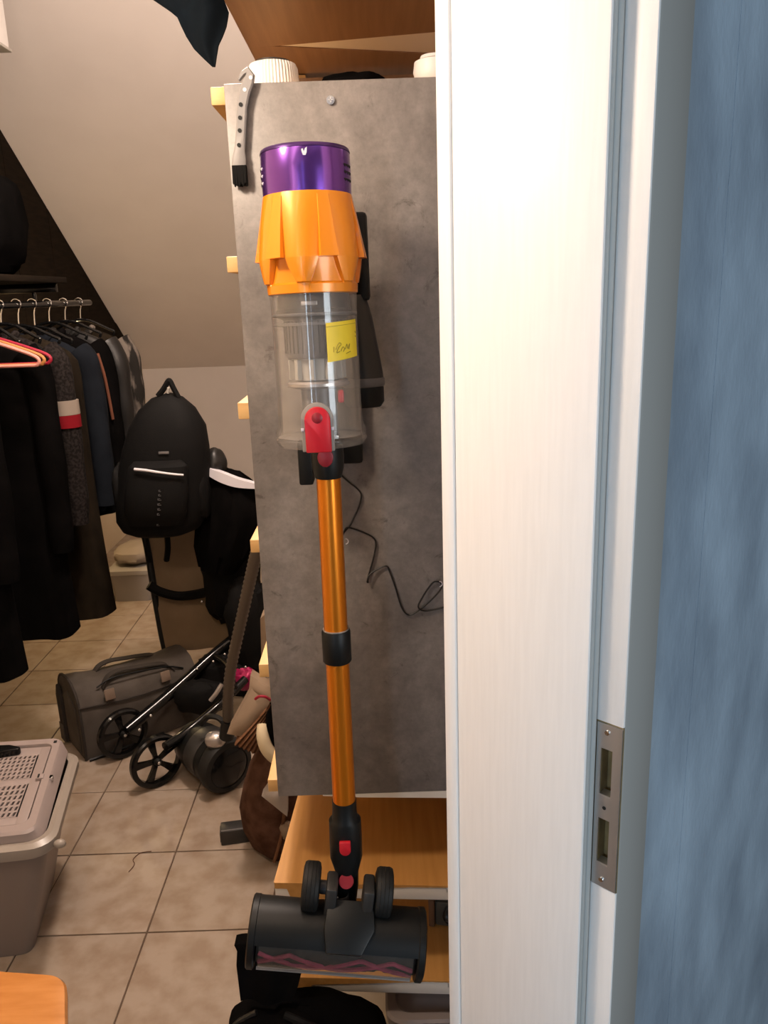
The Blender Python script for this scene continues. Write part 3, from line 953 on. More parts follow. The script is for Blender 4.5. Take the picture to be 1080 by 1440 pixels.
for py_, px_ in ((147, 337.5), (165.5, 336.5), (183.5, 335.5), (204, 334.5)):
    c = Vector((-0.1826, 1.2380, 1.8973))
    pass
for c in ((-0.1797, 1.2372, 1.9133), (-0.1820, 1.2372, 1.8966), (-0.1838, 1.2372, 1.8803), (-0.1863, 1.2372, 1.8615)):
    obj('handle_hole', MB().cyl((c[0], c[1] - 0.0006, c[2]), (c[0], c[1] + 0.001, c[2]), 0.0028, 0.0028, 14), M['softblack'], hb)
for c in ((-0.1728, 1.2375, 1.9320), (-0.1634, 1.2382, 1.9471)):
    obj('handle_hole', MB().cyl((c[0], c[1] - 0.0006, c[2]), (c[0], c[1] + 0.001, c[2]), 0.0026, 0.0026, 14), M['print'], hb)
b = MB()
random.seed(4)
c = Vector((-0.1885, 1.2405, 1.8351))
for i in range(11):
    for j in range(4):
        x = c.x - 0.0088 + i * 0.00176
        y = c.y - 0.004 + j * 0.0027
        ln = 0.025 + random.uniform(-.002, .003)
        b.cyl((x, y, c.z), (x + random.uniform(-.0008, .0008), y, c.z - ln), 0.0013, 0.0011, 6)
o = obj('bristles', b, M['bristle'], hb)
o['kind'] = 'stuff'

# ------------------------------------------------------------------ things on top behind the board
ZR = 1.9440
c = (-0.1419, 1.3300, 1.9591)
b = MB()
n = 96
prof = [(.0375, ZR), (.0375, ZR + .012), (.0362, ZR + .034), (.0335, ZR + .040), (.025, ZR + .0425)]
rings = []
for r, z in prof:
    rings.append([(c[0] + (r + (.0006 if k % 2 else -.0006) * (1 if r > .03 else 0)) * cos(2 * pi * k / n), c[1] + (r + (.0006 if k % 2 else -.0006)) * sin(2 * pi * k / n), z) for k in range(n)])
b.loft(rings)
jt = thing('ribbed_tub', 'white ribbed tub lid standing behind the board top left corner', 'lid', (c[0], c[1], ZR))
obj('ribbed_wall', b, M['whiteplastic'], jt, angle=20)
b = MB().lathe([(.0255, ZR + .0420), (.0260, ZR + .0445), (.0225, ZR + .0455), (0, ZR + .0455)], 40, Matrix.Translation((c[0], c[1], 0)))
obj('top_disc', b, M['darkgrey'], jt)
c = (-0.0240, 1.3400, 1.9538)
b = MB().ball((c[0], c[1], ZR + 0.004), (0.050, 0.04, 0.026), 28, 16, 0.25, 2.0, 3, 1.0, ZR + 0.0003)
ob_ = obj('dark_pouch', b, M['blackcloth'], None, loc=(c[0], c[1], ZR))
tag(ob_, 'flattened black pouch on the rack top behind the board', 'pouch')
c = (0.1005, 1.3600, 1.9730)
b = MB().lathe([(.0, ZR + .001), (.018, ZR + .001), (.020, ZR + .004), (.030, ZR + .018), (.0335, ZR + .030), (.0315, ZR + .044), (.025, ZR + .047), (.0, ZR + .047)], 32, Matrix.Translation((c[0], c[1], 0)))
ob_ = thing('white_bowl', 'small white rounded pot beside the door frame on the rack top', 'pot', (c[0], c[1], ZR))
obj('pot_body', b, M['whiteplastic'], ob_)
obj('pot_lid', MB().lathe([(.0, ZR + .0472), (.024, ZR + .0472), (.022, ZR + .052), (.0, ZR + .054)], 28, Matrix.Translation((c[0], c[1], 0))), M['whiteplastic'], ob_)

# dark cloth hanging from the upper shelf
cl = thing('hanging_cloth', 'dark petrol blue cloth with pointed corner hanging from the shelf overhead', 'cloth', (-0.32, 1.33, 2.2))
prof_px = [((-0.3380, 1.3300, 2.1384), (-0.2204, 1.3300, 2.1349)), ((-0.3268, 1.3300, 2.1023), (-0.2215, 1.3300, 2.0991)), ((-0.3093, 1.3300, 2.0746), (-0.2073, 1.3300, 2.0733)), ((-0.2851, 1.3300, 2.0583), (-0.2023, 1.3300, 2.0585)), ((-0.2756, 1.3300, 2.0506), (-0.2040, 1.3300, 2.0512)), ((-0.2715, 1.3300, 2.0394), (-0.2071, 1.3300, 2.0393)), ((-0.2656, 1.3300, 2.0253), (-0.2134, 1.3300, 2.0256)), ((-0.2566, 1.3300, 2.0101), (-0.2202, 1.3300, 2.0136)), ((-0.2432, 1.3300, 1.9965), (-0.2242, 1.3300, 1.9978)), ((-0.2316, 1.3300, 1.9857), (-0.2274, 1.3300, 1.9856))]
b = MB()
rings = []
for i, (l, r) in enumerate(prof_px):
    l, r = Vector(l), Vector(r)
    ring = []
    n = 18
    k_ = (r - l).length / 0.12
    for j in range(n):
        u = j / (n - 1)
        p = l.lerp(r, u)
        p.y += -0.018 * k_ * sin(u * pi) - 0.010 * k_ * sin(u * 9 + i * .5)
        ring.append(p)
    for j in range(n - 1, -1, -1):
        u = j / (n - 1)
        p = l.lerp(r, u)
        p.y += 0.006 - 0.010 * k_ * sin(u * 9 + i * .5)
        ring.append(p)
    rings.append(ring)
b.loft(rings)
obj('cloth', b, M['navycloth'], cl)

# ------------------------------------------------------------------ clothes along the left wall
XR, ZRAIL = -1.30, 1.655
sh = thing('wall_shelf', 'dark brown shelf above the clothes rail on the left', 'shelf', (-1.6, 3.2, 1.72))
obj('shelf_board', MB().box(XL + 0.001, -1.25, 2.0, 3.42, 1.735, 1.757, 0.002), M['dark_wood_and_shade'], sh)
for y in (2.1, 3.38):
    obj('bracket', MB().box(XL + 0.001, -1.28, y - 0.012, y + 0.012, 1.70, 1.7345, 0.002), M['gloss_black'], sh)
rl = thing('clothes_rail', 'dark metal clothes rail under the shelf on the left', 'rail', (XR, 3.2, ZRAIL))
obj('rail_tube', MB().cyl((XR, 2.0, ZRAIL), (XR, 3.80, ZRAIL), 0.0125, None, 16), M['gloss_black'], rl)
for y in (2.2, 3.2):
    obj('rail_hanger', MB().box(XR - .004, XR + .004, y - .012, y + .012, ZRAIL + .0126, 1.6995, 0.001), M['gloss_black'], rl)

# dark soft bags piled on the shelf
for (y, w, hz_, hx, lab, s, m) in ((2.58, .30, .26, .255, 'black holdall on the wall shelf above the coats', 1, 'blackcloth'),
                                   (3.13, .24, .20, .255, 'black soft bag on the wall shelf behind the holdall', 2, 'blackcloth')):
    t = thing('soft_bag', lab, 'bag', (-1.56, y, 1.757), group='dark bags on the wall shelf')
    obj('bag_body', MB().ball((-1.585, y, 1.757 + hz_ * .96), (hx * 1.08, w * .93, hz_), 28, 18, 0.10, 3.0, s, 0.55, 1.7575), M[m], t)
    obj('bag_handle', MB().tube([(-1.585 - .1, y, 1.757 + hz_ * 1.85), (-1.585 - .07, y, 1.757 + hz_ * 2.02), (-1.585 + .05, y, 1.757 + hz_ * 2.02), (-1.585 + .09, y, 1.757 + hz_ * 1.85)], 0.009, 6, 4), M['leather'], t)


def hanger_path(xc, y, z, hw):
    hook = [(xc + 0.017 * cos(a) , y, ZRAIL + 0.004 + 0.017 * sin(a)) for a in [radians(200 - 25 * k) for k in range(10)]]
    neck_ = [(xc + 0.004, y, ZRAIL - 0.028), (xc, y, z + 0.014)]
    return hook + neck_


def make_hanger(y, m, lab, hw=0.225, z=1.585, drop=0.085, bar=True, grp=None):
    t = thing('clothes_hanger', lab, 'hanger', (XR, y, ZRAIL), group=grp)
    obj('hook', MB().tube(hanger_path(XR, y, z, hw), 0.0024, 6, 2), M['chrome'], t)
    arms = [(XR - hw * .96, y, z - drop - 0.006), (XR - hw, y, z - drop + .010), (XR - hw * .86, y, z - drop * .62), (XR - .05, y, z + .004), (XR, y, z + .014), (XR + .05, y, z + .004),
            (XR + hw * .86, y, z - drop * .62), (XR + hw, y, z - drop + .010), (XR + hw * .96, y, z - drop - .006)]
    obj('arms', MB().tube(arms, 0.0058, 8, 3), m, t)
    if bar:
        obj('trouser_bar', MB().tube([arms[0], arms[-1]], 0.0052, 8), m, t)
    return t


make_hanger(2.575, M['pink'], 'pink plastic hanger hanging empty in front of the black coats', hw=.24, z=1.562)
make_hanger(2.615, M['amber'], 'amber plastic hanger hanging empty just behind the pink one', hw=.24, z=1.562)
make_hanger(2.655, M['maroon'], 'crimson plastic hanger hanging empty behind the amber one', hw=.245, z=1.562)


def garment(name, lab, y, zt, zb, hw, hd, m, seed, sleeve=None, sm=None, flare=0.0, xc=XR, hang=True, hanglab=None):
    t = thing(name, lab, 'clothes', (xc, y, zt))
    rng = random.Random(seed)
    ph = [rng.uniform(0, 6.28) for _ in range(4)]
    rings = []
    zs = [0, .012, .035, .065, .10, .15] + [.15 + (zt - zb - .15) * (k + 1) / 12 for k in range(12)]
    wf = [.16, .34, .60, .84, .97, 1.0] + [1.0 + flare * (k + 1) / 12 - .05 * sin(pi * (k + 1) / 12) for k in range(12)]
    df = [.25, .45, .65, .85, .95, 1.0] + [1.0 + .2 * (k + 1) / 12 for k in range(12)]
    n = 40
    for dz, w_, d_ in zip(zs, wf, df):
        tt = dz / (zt - zb)
        ring = []
        for j in range(n):
            a = 2 * pi * j / n
            cx, sy = cos(a), sin(a)
            x = hw * w_ * math.copysign(abs(cx) ** .75, cx)
            yy = hd * d_ * math.copysign(abs(sy) ** .75, sy)
            f = tt * .010
            x += f * .6 * sin(3 * a + ph[0])
            yy += f * (sin(5 * a + ph[1] + 1.5 * tt) + .6 * sin(8 * a + ph[2])) 
            ring.append((xc + x, y + yy, zt - dz + (0.012 * sin(2 * a + ph[3]) if dz == zs[-1] else 0)))
        rings.append(ring)
    obj('body', MB().loft(rings), m, t)
    if sleeve:
        for sx in (-1, 1):
            sx_ = xc + sx * hw * .93
            zz = zt - .085
            path = [(sx_ - sx * .03, y, zz + .02), (sx_ + sx * .004, y - .004, zz - .04), (sx_ + sx * .014, y - .010, zz - sleeve * .4), (sx_ + sx * .016, y - .014, zz - sleeve * .75), (sx_ + sx * .010, y - .018, zz - sleeve)]
            obj('sleeve', MB().tube(path, lambda u: .052 - .012 * u + .002 * sin(u * 21 + seed), 14, 5), sm or m, t)
    obj('collar', MB().tube([(xc - .05, y - .01, zt + .0), (xc - .045, y - hd * .7, zt - .012), (xc, y - hd * .85, zt - .04), (xc + .045, y - hd * .7, zt - .012), (xc + .05, y - .01, zt)], 0.014, 8, 4), sm or m, t)
    if hang:
        make_hanger(y, M['gloss_black'], hanglab, z=zt + .02, hw=hw * .7, drop=.05, bar=False)
    return t


garment('black_coat', 'long black coat at the near end of the rail, hem lowest', 2.30, 1.57, 0.545, .170, .042, M['blackcloth'], 1, .62, hanglab='dark hanger carrying the nearest black coat')
garment('black_coat', 'long black coat right behind the coloured hangers', 2.745, 1.56, 0.50, .165, .042, M['blackcloth'], 2, .66, flare=.05, hanglab='dark hanger carrying the black coat behind the coloured hangers')
g = garment('tweed_jacket', 'grey tweed jacket with a white and red stripe on its sleeve', 2.885, 1.56, 0.92, .180, .042, M['tweed'], 3, .60, hanglab='dark hanger carrying the grey tweed jacket')
sx_ = XR + .180 * .93
b = MB().tube([(sx_ + .014, 2.874, 1.325), (sx_ + .015, 2.873, 1.275)], 0.0515, 16)
obj('sleeve_band', b, M['creamcloth'], g, 'cream sleeve stripe')
b = MB().tube([(sx_ + .015, 2.873, 1.2745), (sx_ + .0155, 2.872, 1.230)], 0.0510, 16)
obj('sleeve_band', b, M['redcloth'], g, 'red sleeve stripe')
garment('olive_coat', 'long olive brown coat behind the tweed jacket', 3.025, 1.55, 0.46, .200, .042, M['olive'], 4, None, flare=.06, hanglab='dark hanger carrying the olive brown coat')
garment('blue_jacket', 'dusky blue jacket hanging behind the olive coat', 3.165, 1.54, 0.86, .190, .042, M['bluecloth'], 5, .58, hanglab='dark hanger carrying the dusky blue jacket')
g = garment('dark_jacket', 'black jacket with a reddish brown edge down its front', 3.31, 1.55, 0.80, .200, .042, M['blackcloth'], 6, .52, hanglab='dark hanger carrying the jacket with brown edge')
sx_ = XR + .200 * .93
obj('brown_edge', MB().tube([(sx_ + .005, 3.262, 1.46), (sx_ + .028, 3.247, 1.36), (sx_ + .040, 3.245, 1.20)], 0.006, 8, 5), M['browncloth'], g, 'reddish brown edging')
garment('leather_jacket', 'black leather jacket near the far end of the rail', 3.48, 1.55, 0.90, .200, .042, M['leather'], 7, .42, hanglab='dark hanger carrying the black leather jacket')
garment('checked_jacket', 'grey checked jacket at the far end of the rail', 3.66, 1.55, 0.84, .200, .042, M['olive'], 8, .36, M['checkcloth'], hanglab='dark hanger carrying the checked jacket')

# ------------------------------------------------------------------ stroller, backpack, jacket
u1 = Vector((.76, .65, 0))               # back along the stroller
u2 = Vector((.65, -.76, 0))              # across it
H1, H2 = Vector((-1.003, 2.715, .0975)), Vector((-.826, 2.520, .0975))
stl = thing('pushchair', 'folded black pushchair with taupe seat standing behind the grey carrier bag', 'pushchair', (-.75, 2.95, 0))


def wheel(c, r, par):
    q = Matrix.Translation(c) @ u2.to_track_quat('Z', 'Y').to_matrix().to_4x4()
    b = MB().lathe([(r - .018, -.012), (r - .006, -.0135), (r, -.008), (r, .008), (r - .006, .0135), (r - .018, .012), (r - .018, -.012)], 48, q, False)
    w = obj('wheel', b, M['gloss_black'], par)
    hb_ = MB().lathe([(0, -.016), (.011, -.016), (.014, -.010), (.014, .012), (.010, .020), (.0, .021)], 24, q)
    obj('hub', hb_, M['black'], w)
    for k in range(5):
        a = 2 * pi * k / 5 + .5
        sp_ = MB()
        Mx = q @ Matrix.Rotation(a, 4, 'Z')
        sp_.prism([(.010, -.009), (.040, -.007), (r - .014, -.016), (r - .014, .016), (.040, .007), (.010, .009)], .012, Mx @ Matrix.Translation((0, 0, -.006)), .002)
        obj('spoke', sp_, M['gloss_black'], w)
    obj('axle_cap', MB().lathe([(0, .0235), (.005, .022), (.006, .0205), (0, .0205)], 16, q), M['silver'], w)
    return w


wheel(H1, .097, stl)
wheel(H2, .097, stl)
wheel(H1 + u1 * .60 + Vector((0, 0, .0005)), .0975, stl)
wheel(H2 + u1 * .56 + Vector((0, 0, .0005)), .0975, stl)
A_ = [(-0.9828, 2.7000, 0.1187), (-0.8490, 2.8500, 0.1861), (-0.7054, 3.0000, 0.2720), (-0.6106, 3.0600, 0.3286)]
B_ = [(-0.7850, 2.5000, 0.1644), (-0.7287, 2.5800, 0.1704), (-0.6214, 2.6800, 0.2240), (-0.5424, 2.7800, 0.2703)]
for pth, rr in ((A_, .021), (B_, .016)):
    obj('frame_tube', MB().tube(pth, rr, 12, 5), M['gloss_black'], stl)
obj('frame_tube', MB().tube([(-1.0155, 3.2600, 0.7622), (-0.9946, 3.2400, 0.6589), (-0.9710, 3.2000, 0.4195), (-0.9364, 3.1600, 0.1924), (-0.8530, 3.1000, 0.1040)], .015, 10, 5), M['black'], stl)
obj('frame_tube', MB().tube([(-0.5684, 3.1600, 0.6994), (-0.5913, 3.1200, 0.4373), (-0.6164, 3.0800, 0.2979)], .016, 10, 5), M['gloss_black'], stl)
obj('cross_tube', MB().tube([(-0.7054, 3.0000, 0.2720), (-0.6216, 2.8600, 0.2930), (-0.5729, 2.7200, 0.2644)], .012, 10, 4), M['gloss_black'], stl)
obj('fold_latch', MB().tube([(-0.6515, 2.6600, 0.2503), (-0.6285, 2.6600, 0.2778), (-0.6071, 2.6700, 0.3086)], .008, 10, 3), M['silver'], stl, 'shiny folding latch')
for c in ((-0.8998, 2.7400, 0.1548), (-0.9282, 2.6800, 0.1312), (-0.7560, 2.9200, 0.2506), (-0.6960, 2.9500, 0.2676), (-0.6226, 3.0500, 0.4448), (-0.6485, 2.9500, 0.2965), (-0.7446, 3.0600, 0.4790), (-0.6724, 3.0600, 0.5855), (-0.5284, 3.0000, 0.3058), (-0.5618, 2.9000, 0.2623)):
    obj('rivet', MB().ball(c, (.006, .006, .006), 10, 8), M['chrome'], stl)
# seat fabric: slung panel
tl, tr, br, bl = Vector((-1.0130, 3.3000, 0.7507)), Vector((-0.6967, 3.2500, 0.7537)), Vector((-0.6141, 3.1000, 0.2570)), Vector((-0.9361, 3.1400, 0.2344))
b = MB()
rings = []
for i in range(15):
    v = i / 14
    l, r = tl.lerp(bl, v), tr.lerp(br, v)
    fr_, bk_ = [], []
    for j in range(13):
        u = j / 12
        p = l.lerp(r, u)
        dent = .05 * sin(pi * u) * sin(pi * min(v * 1.1, 1)) + .008 * sin(u * 11 + v * 7)
        fr_.append(p + Vector((0, dent, 0)))
        bk_.append(p + Vector((0, dent + .014, 0)))
    rings.append(fr_ + bk_[::-1])
b.loft(rings)
seat = obj('seat_fabric', b, M['taupe'], stl, 'taupe canvas seat')
b = MB()
b.tube([(-0.9727, 3.1300, 0.5314), (-0.9322, 3.1400, 0.4982), (-0.8666, 3.1600, 0.4694), (-0.7875, 3.1400, 0.4804), (-0.6992, 3.0800, 0.5185)], .020, 8, 4)
b.tube([(-0.8730, 3.1200, 0.7674), (-0.8806, 3.1400, 0.6866), (-0.8977, 3.1600, 0.6259)], .012, 6, 4)
obj('harness_strap', b, M['blacknylon'], stl, 'black harness strap')
b = MB()
b.ball((-0.6282, 3.1200, 0.5931), (.115, .09, .25), 28, 20, .22, 3.0, 5, .8)
b.ball((-0.5511, 3.0200, 0.3841), (.09, .08, .20), 24, 16, .2, 3.0, 8, .8)
b.ball((-0.6532, 3.0200, 0.1851), (.13, .08, .09), 24, 16, .2, 3.0, 9, .8)
obj('folded_canopy', b, M['blacknylon'], stl, 'black canopy folded down')
obj('basket_fabric', MB().ball((-0.7350, 2.8600, 0.1613), (.105, .05, .065), 20, 12, .2, 4, 11, .8), M['blacknylon'], stl)
obj('pouch_lining', MB().ball((-0.5502, 2.8200, 0.2504), (.055, .03, .045), 18, 12, .3, 6, 13), M['magenta'], stl, 'crimson lining peeking out')

# backpack
bp = thing('backpack', 'black backpack with a silver reflective stripe hanging above the pushchair', 'backpack', (-0.8330, 2.9200, 0.8248))
prof_px = [(536.5, 237, 238, .012), (549, 229, 248, .02), (560, 213, 258, .045), (575, 199, 271, .075), (600, 187, 284, .10), (630, 178, 289, .112), (660, 172, 291, .118), (700, 167, 291, .122), (730, 169, 287, .118), (743, 178, 278, .10), (749, 192, 262, .07)]
BPX = [((-0.7569, 2.9200, 1.3322), .010, .02), ((-0.7636, 2.9200, 1.3171), .055, .045), ((-0.7678, 2.9200, 1.2764), .100, .075), ((-0.7731, 2.9200, 1.2121), .137, .098), ((-0.7863, 2.9200, 1.1341), .155, .110), ((-0.7997, 2.9200, 1.0551), .165, .115), ((-0.8175, 2.9200, 0.9479), .170, .118), ((-0.8281, 2.9200, 0.8717), .164, .115), ((-0.8321, 2.9200, 0.8331), .142, .10), ((-0.8368, 2.9200, 0.8138), .10, .07)]
b = MB()
rings = []
for c, hw, hd in BPX:
    rings.append([(c[0] + hw * math.copysign(abs(cos(2 * pi * k / 36)) ** .8, cos(2 * pi * k / 36)), c[1] + hd * math.copysign(abs(sin(2 * pi * k / 36)) ** .8, sin(2 * pi * k / 36)), c[2]) for k in range(36)])
b.loft(rings)
obj('main_bag', b, M['blacknylon'], bp)
b = MB()
rings = []
for c, hw, hd in (((-0.7902, 2.8100, 1.1091), .085, .012), ((-0.7895, 2.8000, 1.0907), .104, .030), ((-0.8009, 2.7900, 1.0060), .112, .040), ((-0.8123, 2.7900, 0.9230), .110, .040), ((-0.8172, 2.8000, 0.8782), .095, .025)):
    rings.append([(c[0] + hw * math.copysign(abs(cos(2 * pi * k / 32)) ** .7, cos(2 * pi * k / 32)), c[1] + hd * sin(2 * pi * k / 32), c[2]) for k in range(32)])
b.loft(rings)
pk = obj('front_pocket', b, M['blacknylon'], bp)
b = MB().tube([(-0.8611, 2.7620, 1.0912), (-0.8200, 2.7550, 1.0875), (-0.7781, 2.7520, 1.0803), (-0.7353, 2.7550, 1.0719), (-0.6939, 2.7650, 1.0644)], lambda u: .0055 - .002 * u, 8, 4)
obj('reflective_stripe', b, M['reflect'], pk, 'silver reflective stripe')
b = MB()
for k, (y0, h_) in enumerate(((688, 4), (694, 3), (700, 5), (707, 5), (713, 4), (719, 6))):
    pass
for c, s_ in (((-0.7776, 2.7475, 1.0155), .004), ((-0.7797, 2.7475, 1.0003), .005), ((-0.7821, 2.7475, 0.9850), .007), ((-0.7845, 2.7475, 0.9671), .007), ((-0.7871, 2.7475, 0.9492), .006), ((-0.7912, 2.7475, 0.9313), .005), ((-0.8019, 2.7650, 0.8877), .005)):
    b.box(c[0] - s_ * .9, c[0] + s_ * .9, c[1] - .0012, c[1] + .0015, c[2] - .0045, c[2] - .0030)
    b.box(c[0] - s_ * .9, c[0] + s_ * .4, c[1] - .0012, c[1] + .0015, c[2] + .0010, c[2] + .0022)
    b.box(c[0] - s_ * .9, c[0] - s_ * .5, c[1] - .0012, c[1] + .0015, c[2] - .0045, c[2] + .0022)
obj('vertical_lettering', b, M['midgrey'], pk, 'small grey vertical lettering')
c = (-0.7640, 2.8070, 1.1368)
obj('logo_tag', MB().box(c[0] - .020, c[0] + .016, c[1] - .002, c[1] + .003, c[2] - .004, c[2] + .005, .001), M['midgrey'], bp, 'small grey logo tag')
b = MB().tube([(-0.7907, 2.9000, 1.3256), (-0.7678, 2.9000, 1.3501), (-0.7502, 2.9000, 1.3746), (-0.7424, 2.9000, 1.3768), (-0.7323, 2.9000, 1.3514), (-0.7179, 2.9000, 1.3181)], .010, 8, 5)
obj('carry_loop', b, M['blacknylon'], bp)
b = MB().tube([(-0.7530, 2.8950, 1.3350), (-0.7476, 2.8920, 1.3553)], .005, 6)
obj('loop_gap', b, M['palegrey'], bp)
for sx in ((-0.9640, 2.9200, 0.9802), (-0.6625, 2.9200, 0.9696)):
    obj('side_pocket', MB().ball(sx, (.022, .07, .10), 18, 12, .1, 4, 3, .7), M['blacknylon'], bp)
b = MB().tube([(-0.8870, 2.9000, 0.8409), (-0.9040, 2.9500, 0.7621), (-0.9162, 3.0000, 0.6744)], .006, 6, 4)
obj('webbing_tail', b, M['blacknylon'], bp)

# jacket heaped on the handle
jk = thing('black_jacket', 'black jacket with a white stripe heaped beside the backpack', 'jacket', (-0.5851, 3.0000, 0.8634))
b = MB()
rings = []
for c, hw, hd in (((-0.5901, 3.0000, 1.0305), .05, .03), ((-0.5812, 3.0000, 1.0082), .085, .05), ((-0.5678, 3.0000, 0.9746), .115, .07), ((-0.5670, 3.0000, 0.9189), .125, .085), ((-0.5781, 3.0000, 0.8490), .125, .09), ((-0.6058, 3.0000, 0.7788), .115, .09), ((-0.6338, 3.0000, 0.7078), .10, .08), ((-0.6566, 3.0000, 0.6358), .07, .06)):
    rings.append([(c[0] + hw * cos(2 * pi * k / 32) + .006 * sin(5 * k), c[1] + hd * sin(2 * pi * k / 32) + .008 * sin(k * 1.9 + hw * 50), c[2] - .26 * hw * cos(2 * pi * k / 32)) for k in range(32)])
b.loft(rings)
obj('jacket_body', b, M['blackcloth'], jk)
b = MB()
path = [Vector(p) for p in ((-0.6601, 2.9300, 1.0480), (-0.6290, 2.9250, 1.0319), (-0.5852, 2.9200, 1.0127), (-0.5343, 2.9200, 0.9934), (-0.4644, 2.9200, 0.9788))]
rings = []
for p, h_ in zip(catmull(path, 4), [.008 + .012 * sin(pi * k / 16) for k in range(17)]):
    rings.append([p + Vector((0, -.004, h_)), p + Vector((0, -.004, -h_)), p + Vector((0, .03, -h_)), p + Vector((0, .03, h_))])
b.loft(rings)
obj('white_stripe', b, M['reflect'], jk, 'white stripe')
obj('hood', MB().ball((-0.6290, 2.9900, 1.0559), (.045, .05, .060), 24, 16, .10, 2, 5), M['leather'], jk)

# ------------------------------------------------------------------ grey carrier bag
cx_, cy_ = Vector((.79, .613, 0)), Vector((-.613, .79, 0))
CM = Matrix(((cx_.x, cy_.x, 0, -1.145), (cx_.y, cy_.y, 0, 2.690), (0, 0, 1, 0), (0, 0, 0, 1)))
CL, CW, CH = .47, .225, .30
car = thing('carrier_bag', 'grey fabric pet carrier bag with soft handles on the tiled floor', 'carrier bag', mat4=CM)
b = MB()
rings = []
sec = [(0, .004), (-.004, .10), (-.002, .20), (.012, .250), (.045, .285), (.085, CH), (.14, CH), (.185, .288), (.218, .255), (CW + .002, .20), (CW + .004, .10), (CW, .004)]
for i in range(17):
    u = i / 16
    x = CL * u
    sag = -.022 * sin(pi * u) - .02 * u
    bul = .012 * sin(pi * u)
    ring = []
    for y, z in sec:
        k = max(0, (z - .1) / .2)
        yy = y + (-bul if y < CW / 2 else bul) * (1 - k * .5)
        ring.append((x, yy, z + sag * k + .004 * k * noise.noise(Vector((x * 30, y * 30, 1)))))
    rings.append(ring)
b.loft(rings)
obj('bag_shell', b, M['carrier'], car, local=True, angle=50)
b = MB()
b.tube([(0.002, y * 1.01, z) for y, z in sec], .0055, 6, 2)
b.tube([(CL - .002, y * 1.01, z - .04 * max(0, (z - .1) / .2)) for y, z in sec], .0055, 6, 2)
b.tube([(x * CL / 10, -.003 - .012 * sin(pi * x / 10), .218 - .012 * sin(pi * x / 10) - .012 * x / 10) for x in range(11)], .0035, 6)
obj('piping', b, M['carrier_dark'], car, local=True)
b = MB().prism([(.03, .02), (CW - .03, .02), (CW - .035, .20), (.11, .25), (.035, .20)], .006, Matrix(((0, 0, -1, 0.001), (1, 0, 0, 0), (0, 1, 0, 0), (0, 0, 0, 1))), .002)
obj('end_panel', b, M['carrier'], car, local=True)
b = MB().prism([(.165, .012), (.215, .012), (.222, .20), (.20, .25), (.170, .20)], .016, Matrix(((0, 0, -1, -.002), (1, 0, 0, 0), (0, 1, 0, 0), (0, 0, 0, 1))), .004)
obj('end_flap', b, M['carrier_dark'], car, local=True)
b = MB().box(-.022, -.0185, .168, .216, .012, .085, .0015)
obj('flap_tab', b, M['carrier'], car, local=True)
for y in (.055, .165):
    b = MB()
    rings = []
    path = catmull([Vector(p) for p in ((.10, y - .03, .258), (.13, y - .015, .288), (.18, y, .294), (.25, y + .002, .284), (.31, y, .276), (.36, y - .012, .268), (.385, y - .03, .240))], 4)
    for p in path:
        rings.append([p + Vector((0, -.016, .002)), p + Vector((0, .016, .002)), p + Vector((0, .016, -.003)), p + Vector((0, -.016, -.003))])
    b.loft(rings)
    obj('carry_handle', b, M['carrier_dark'], car, local=True)
for x in (.115, .335):
    b = MB().box(x - .019, x + .019, -.0175, -.010, .222, .262, .002, Matrix.Translation((0, 0, 0)) @ Matrix.Translation((x, -.012, .24)) @ Matrix.Rotation(radians(-14), 4, 'X') @ Matrix.Translation((-x, .012, -.24)))
    obj('leather_patch', b, M['carrier_tab'], car, 'taupe patch holding a handle', local=True)
b = MB().tube([(.08, .02, .268), (.14, .022, .287), (.25, .024, .277), (.36, .022, .262), (.42, .01, .240)], .0035, 6, 4)
obj('zip', b, M['black'], car, local=True)
b = MB().tube([(.01, -.012, .006), (.08, -.018, .008), (.20, -.02, .010), (.30, -.02, .012)], .006, 6, 4)
obj('base_cord', b, M['black'], car, local=True)

# ------------------------------------------------------------------ canister vacuum + hose
can = thing('canister_vacuum', 'dark canister vacuum with corrugated hose lying beside the pushchair wheels', 'vacuum cleaner', (-.61, 2.50, 0))
ca, cb_ = Vector((-.705, 2.615, .105)), Vector((-.555, 2.455, .098))
ax = (cb_ - ca).normalized()
q = Matrix.Translation(ca) @ ax.to_track_quat('Z', 'Y').to_matrix().to_4x4()
L_ = (cb_ - ca).length
b = MB().lathe([(0, -.06), (.05, -.055), (.075, -.03), (.085, .02), (.088, .10), (.086, .15), (.0, .15)], 36, q)
obj('motor_body', b, M['black'], can)
b = MB().lathe([(.0885, .055), (.0905, .060), (.0905, .115), (.0885, .12)], 36, q, False)
obj('bumper_band', b, M['darkgrey'], can)
b = MB().lathe([(.070, L_ - .062), (.094, L_ - .058), (.0975, L_ - .045), (.0975, L_ - .022), (.092, L_ - .010), (.074, L_ - .007), (.074, L_ - .062)], 40, q)
obj('wheel', b, M['softblack'], can)
b = MB().lathe([(0, L_ + .004), (.035, L_ + .002), (.060, L_ - .003), (.072, L_ - .009), (.072, L_ - .015), (0, L_ - .015)], 36, q)
obj('wheel_disc', b, M['gloss_black'], can)
c = Vector((-0.5999, 2.4650, 0.2058))
obj('silver_cover', MB().ball(c, (.036, .03, .030), 24, 14, 0, 1, 0, .9), M['silver'], can, 'silver bin cover')
obj('carry_grip', MB().tube([(-0.6519, 2.5000, 0.2471), (-0.6225, 2.4800, 0.2844), (-0.5821, 2.4700, 0.2831), (-0.5585, 2.4600, 0.2557)], .010, 8, 4), M['black'], can)
obj('socket', MB().cyl((-0.5545, 2.4400, 0.2324), (-0.5401, 2.4200, 0.3045), .026, .022, 18), M['black'], can)
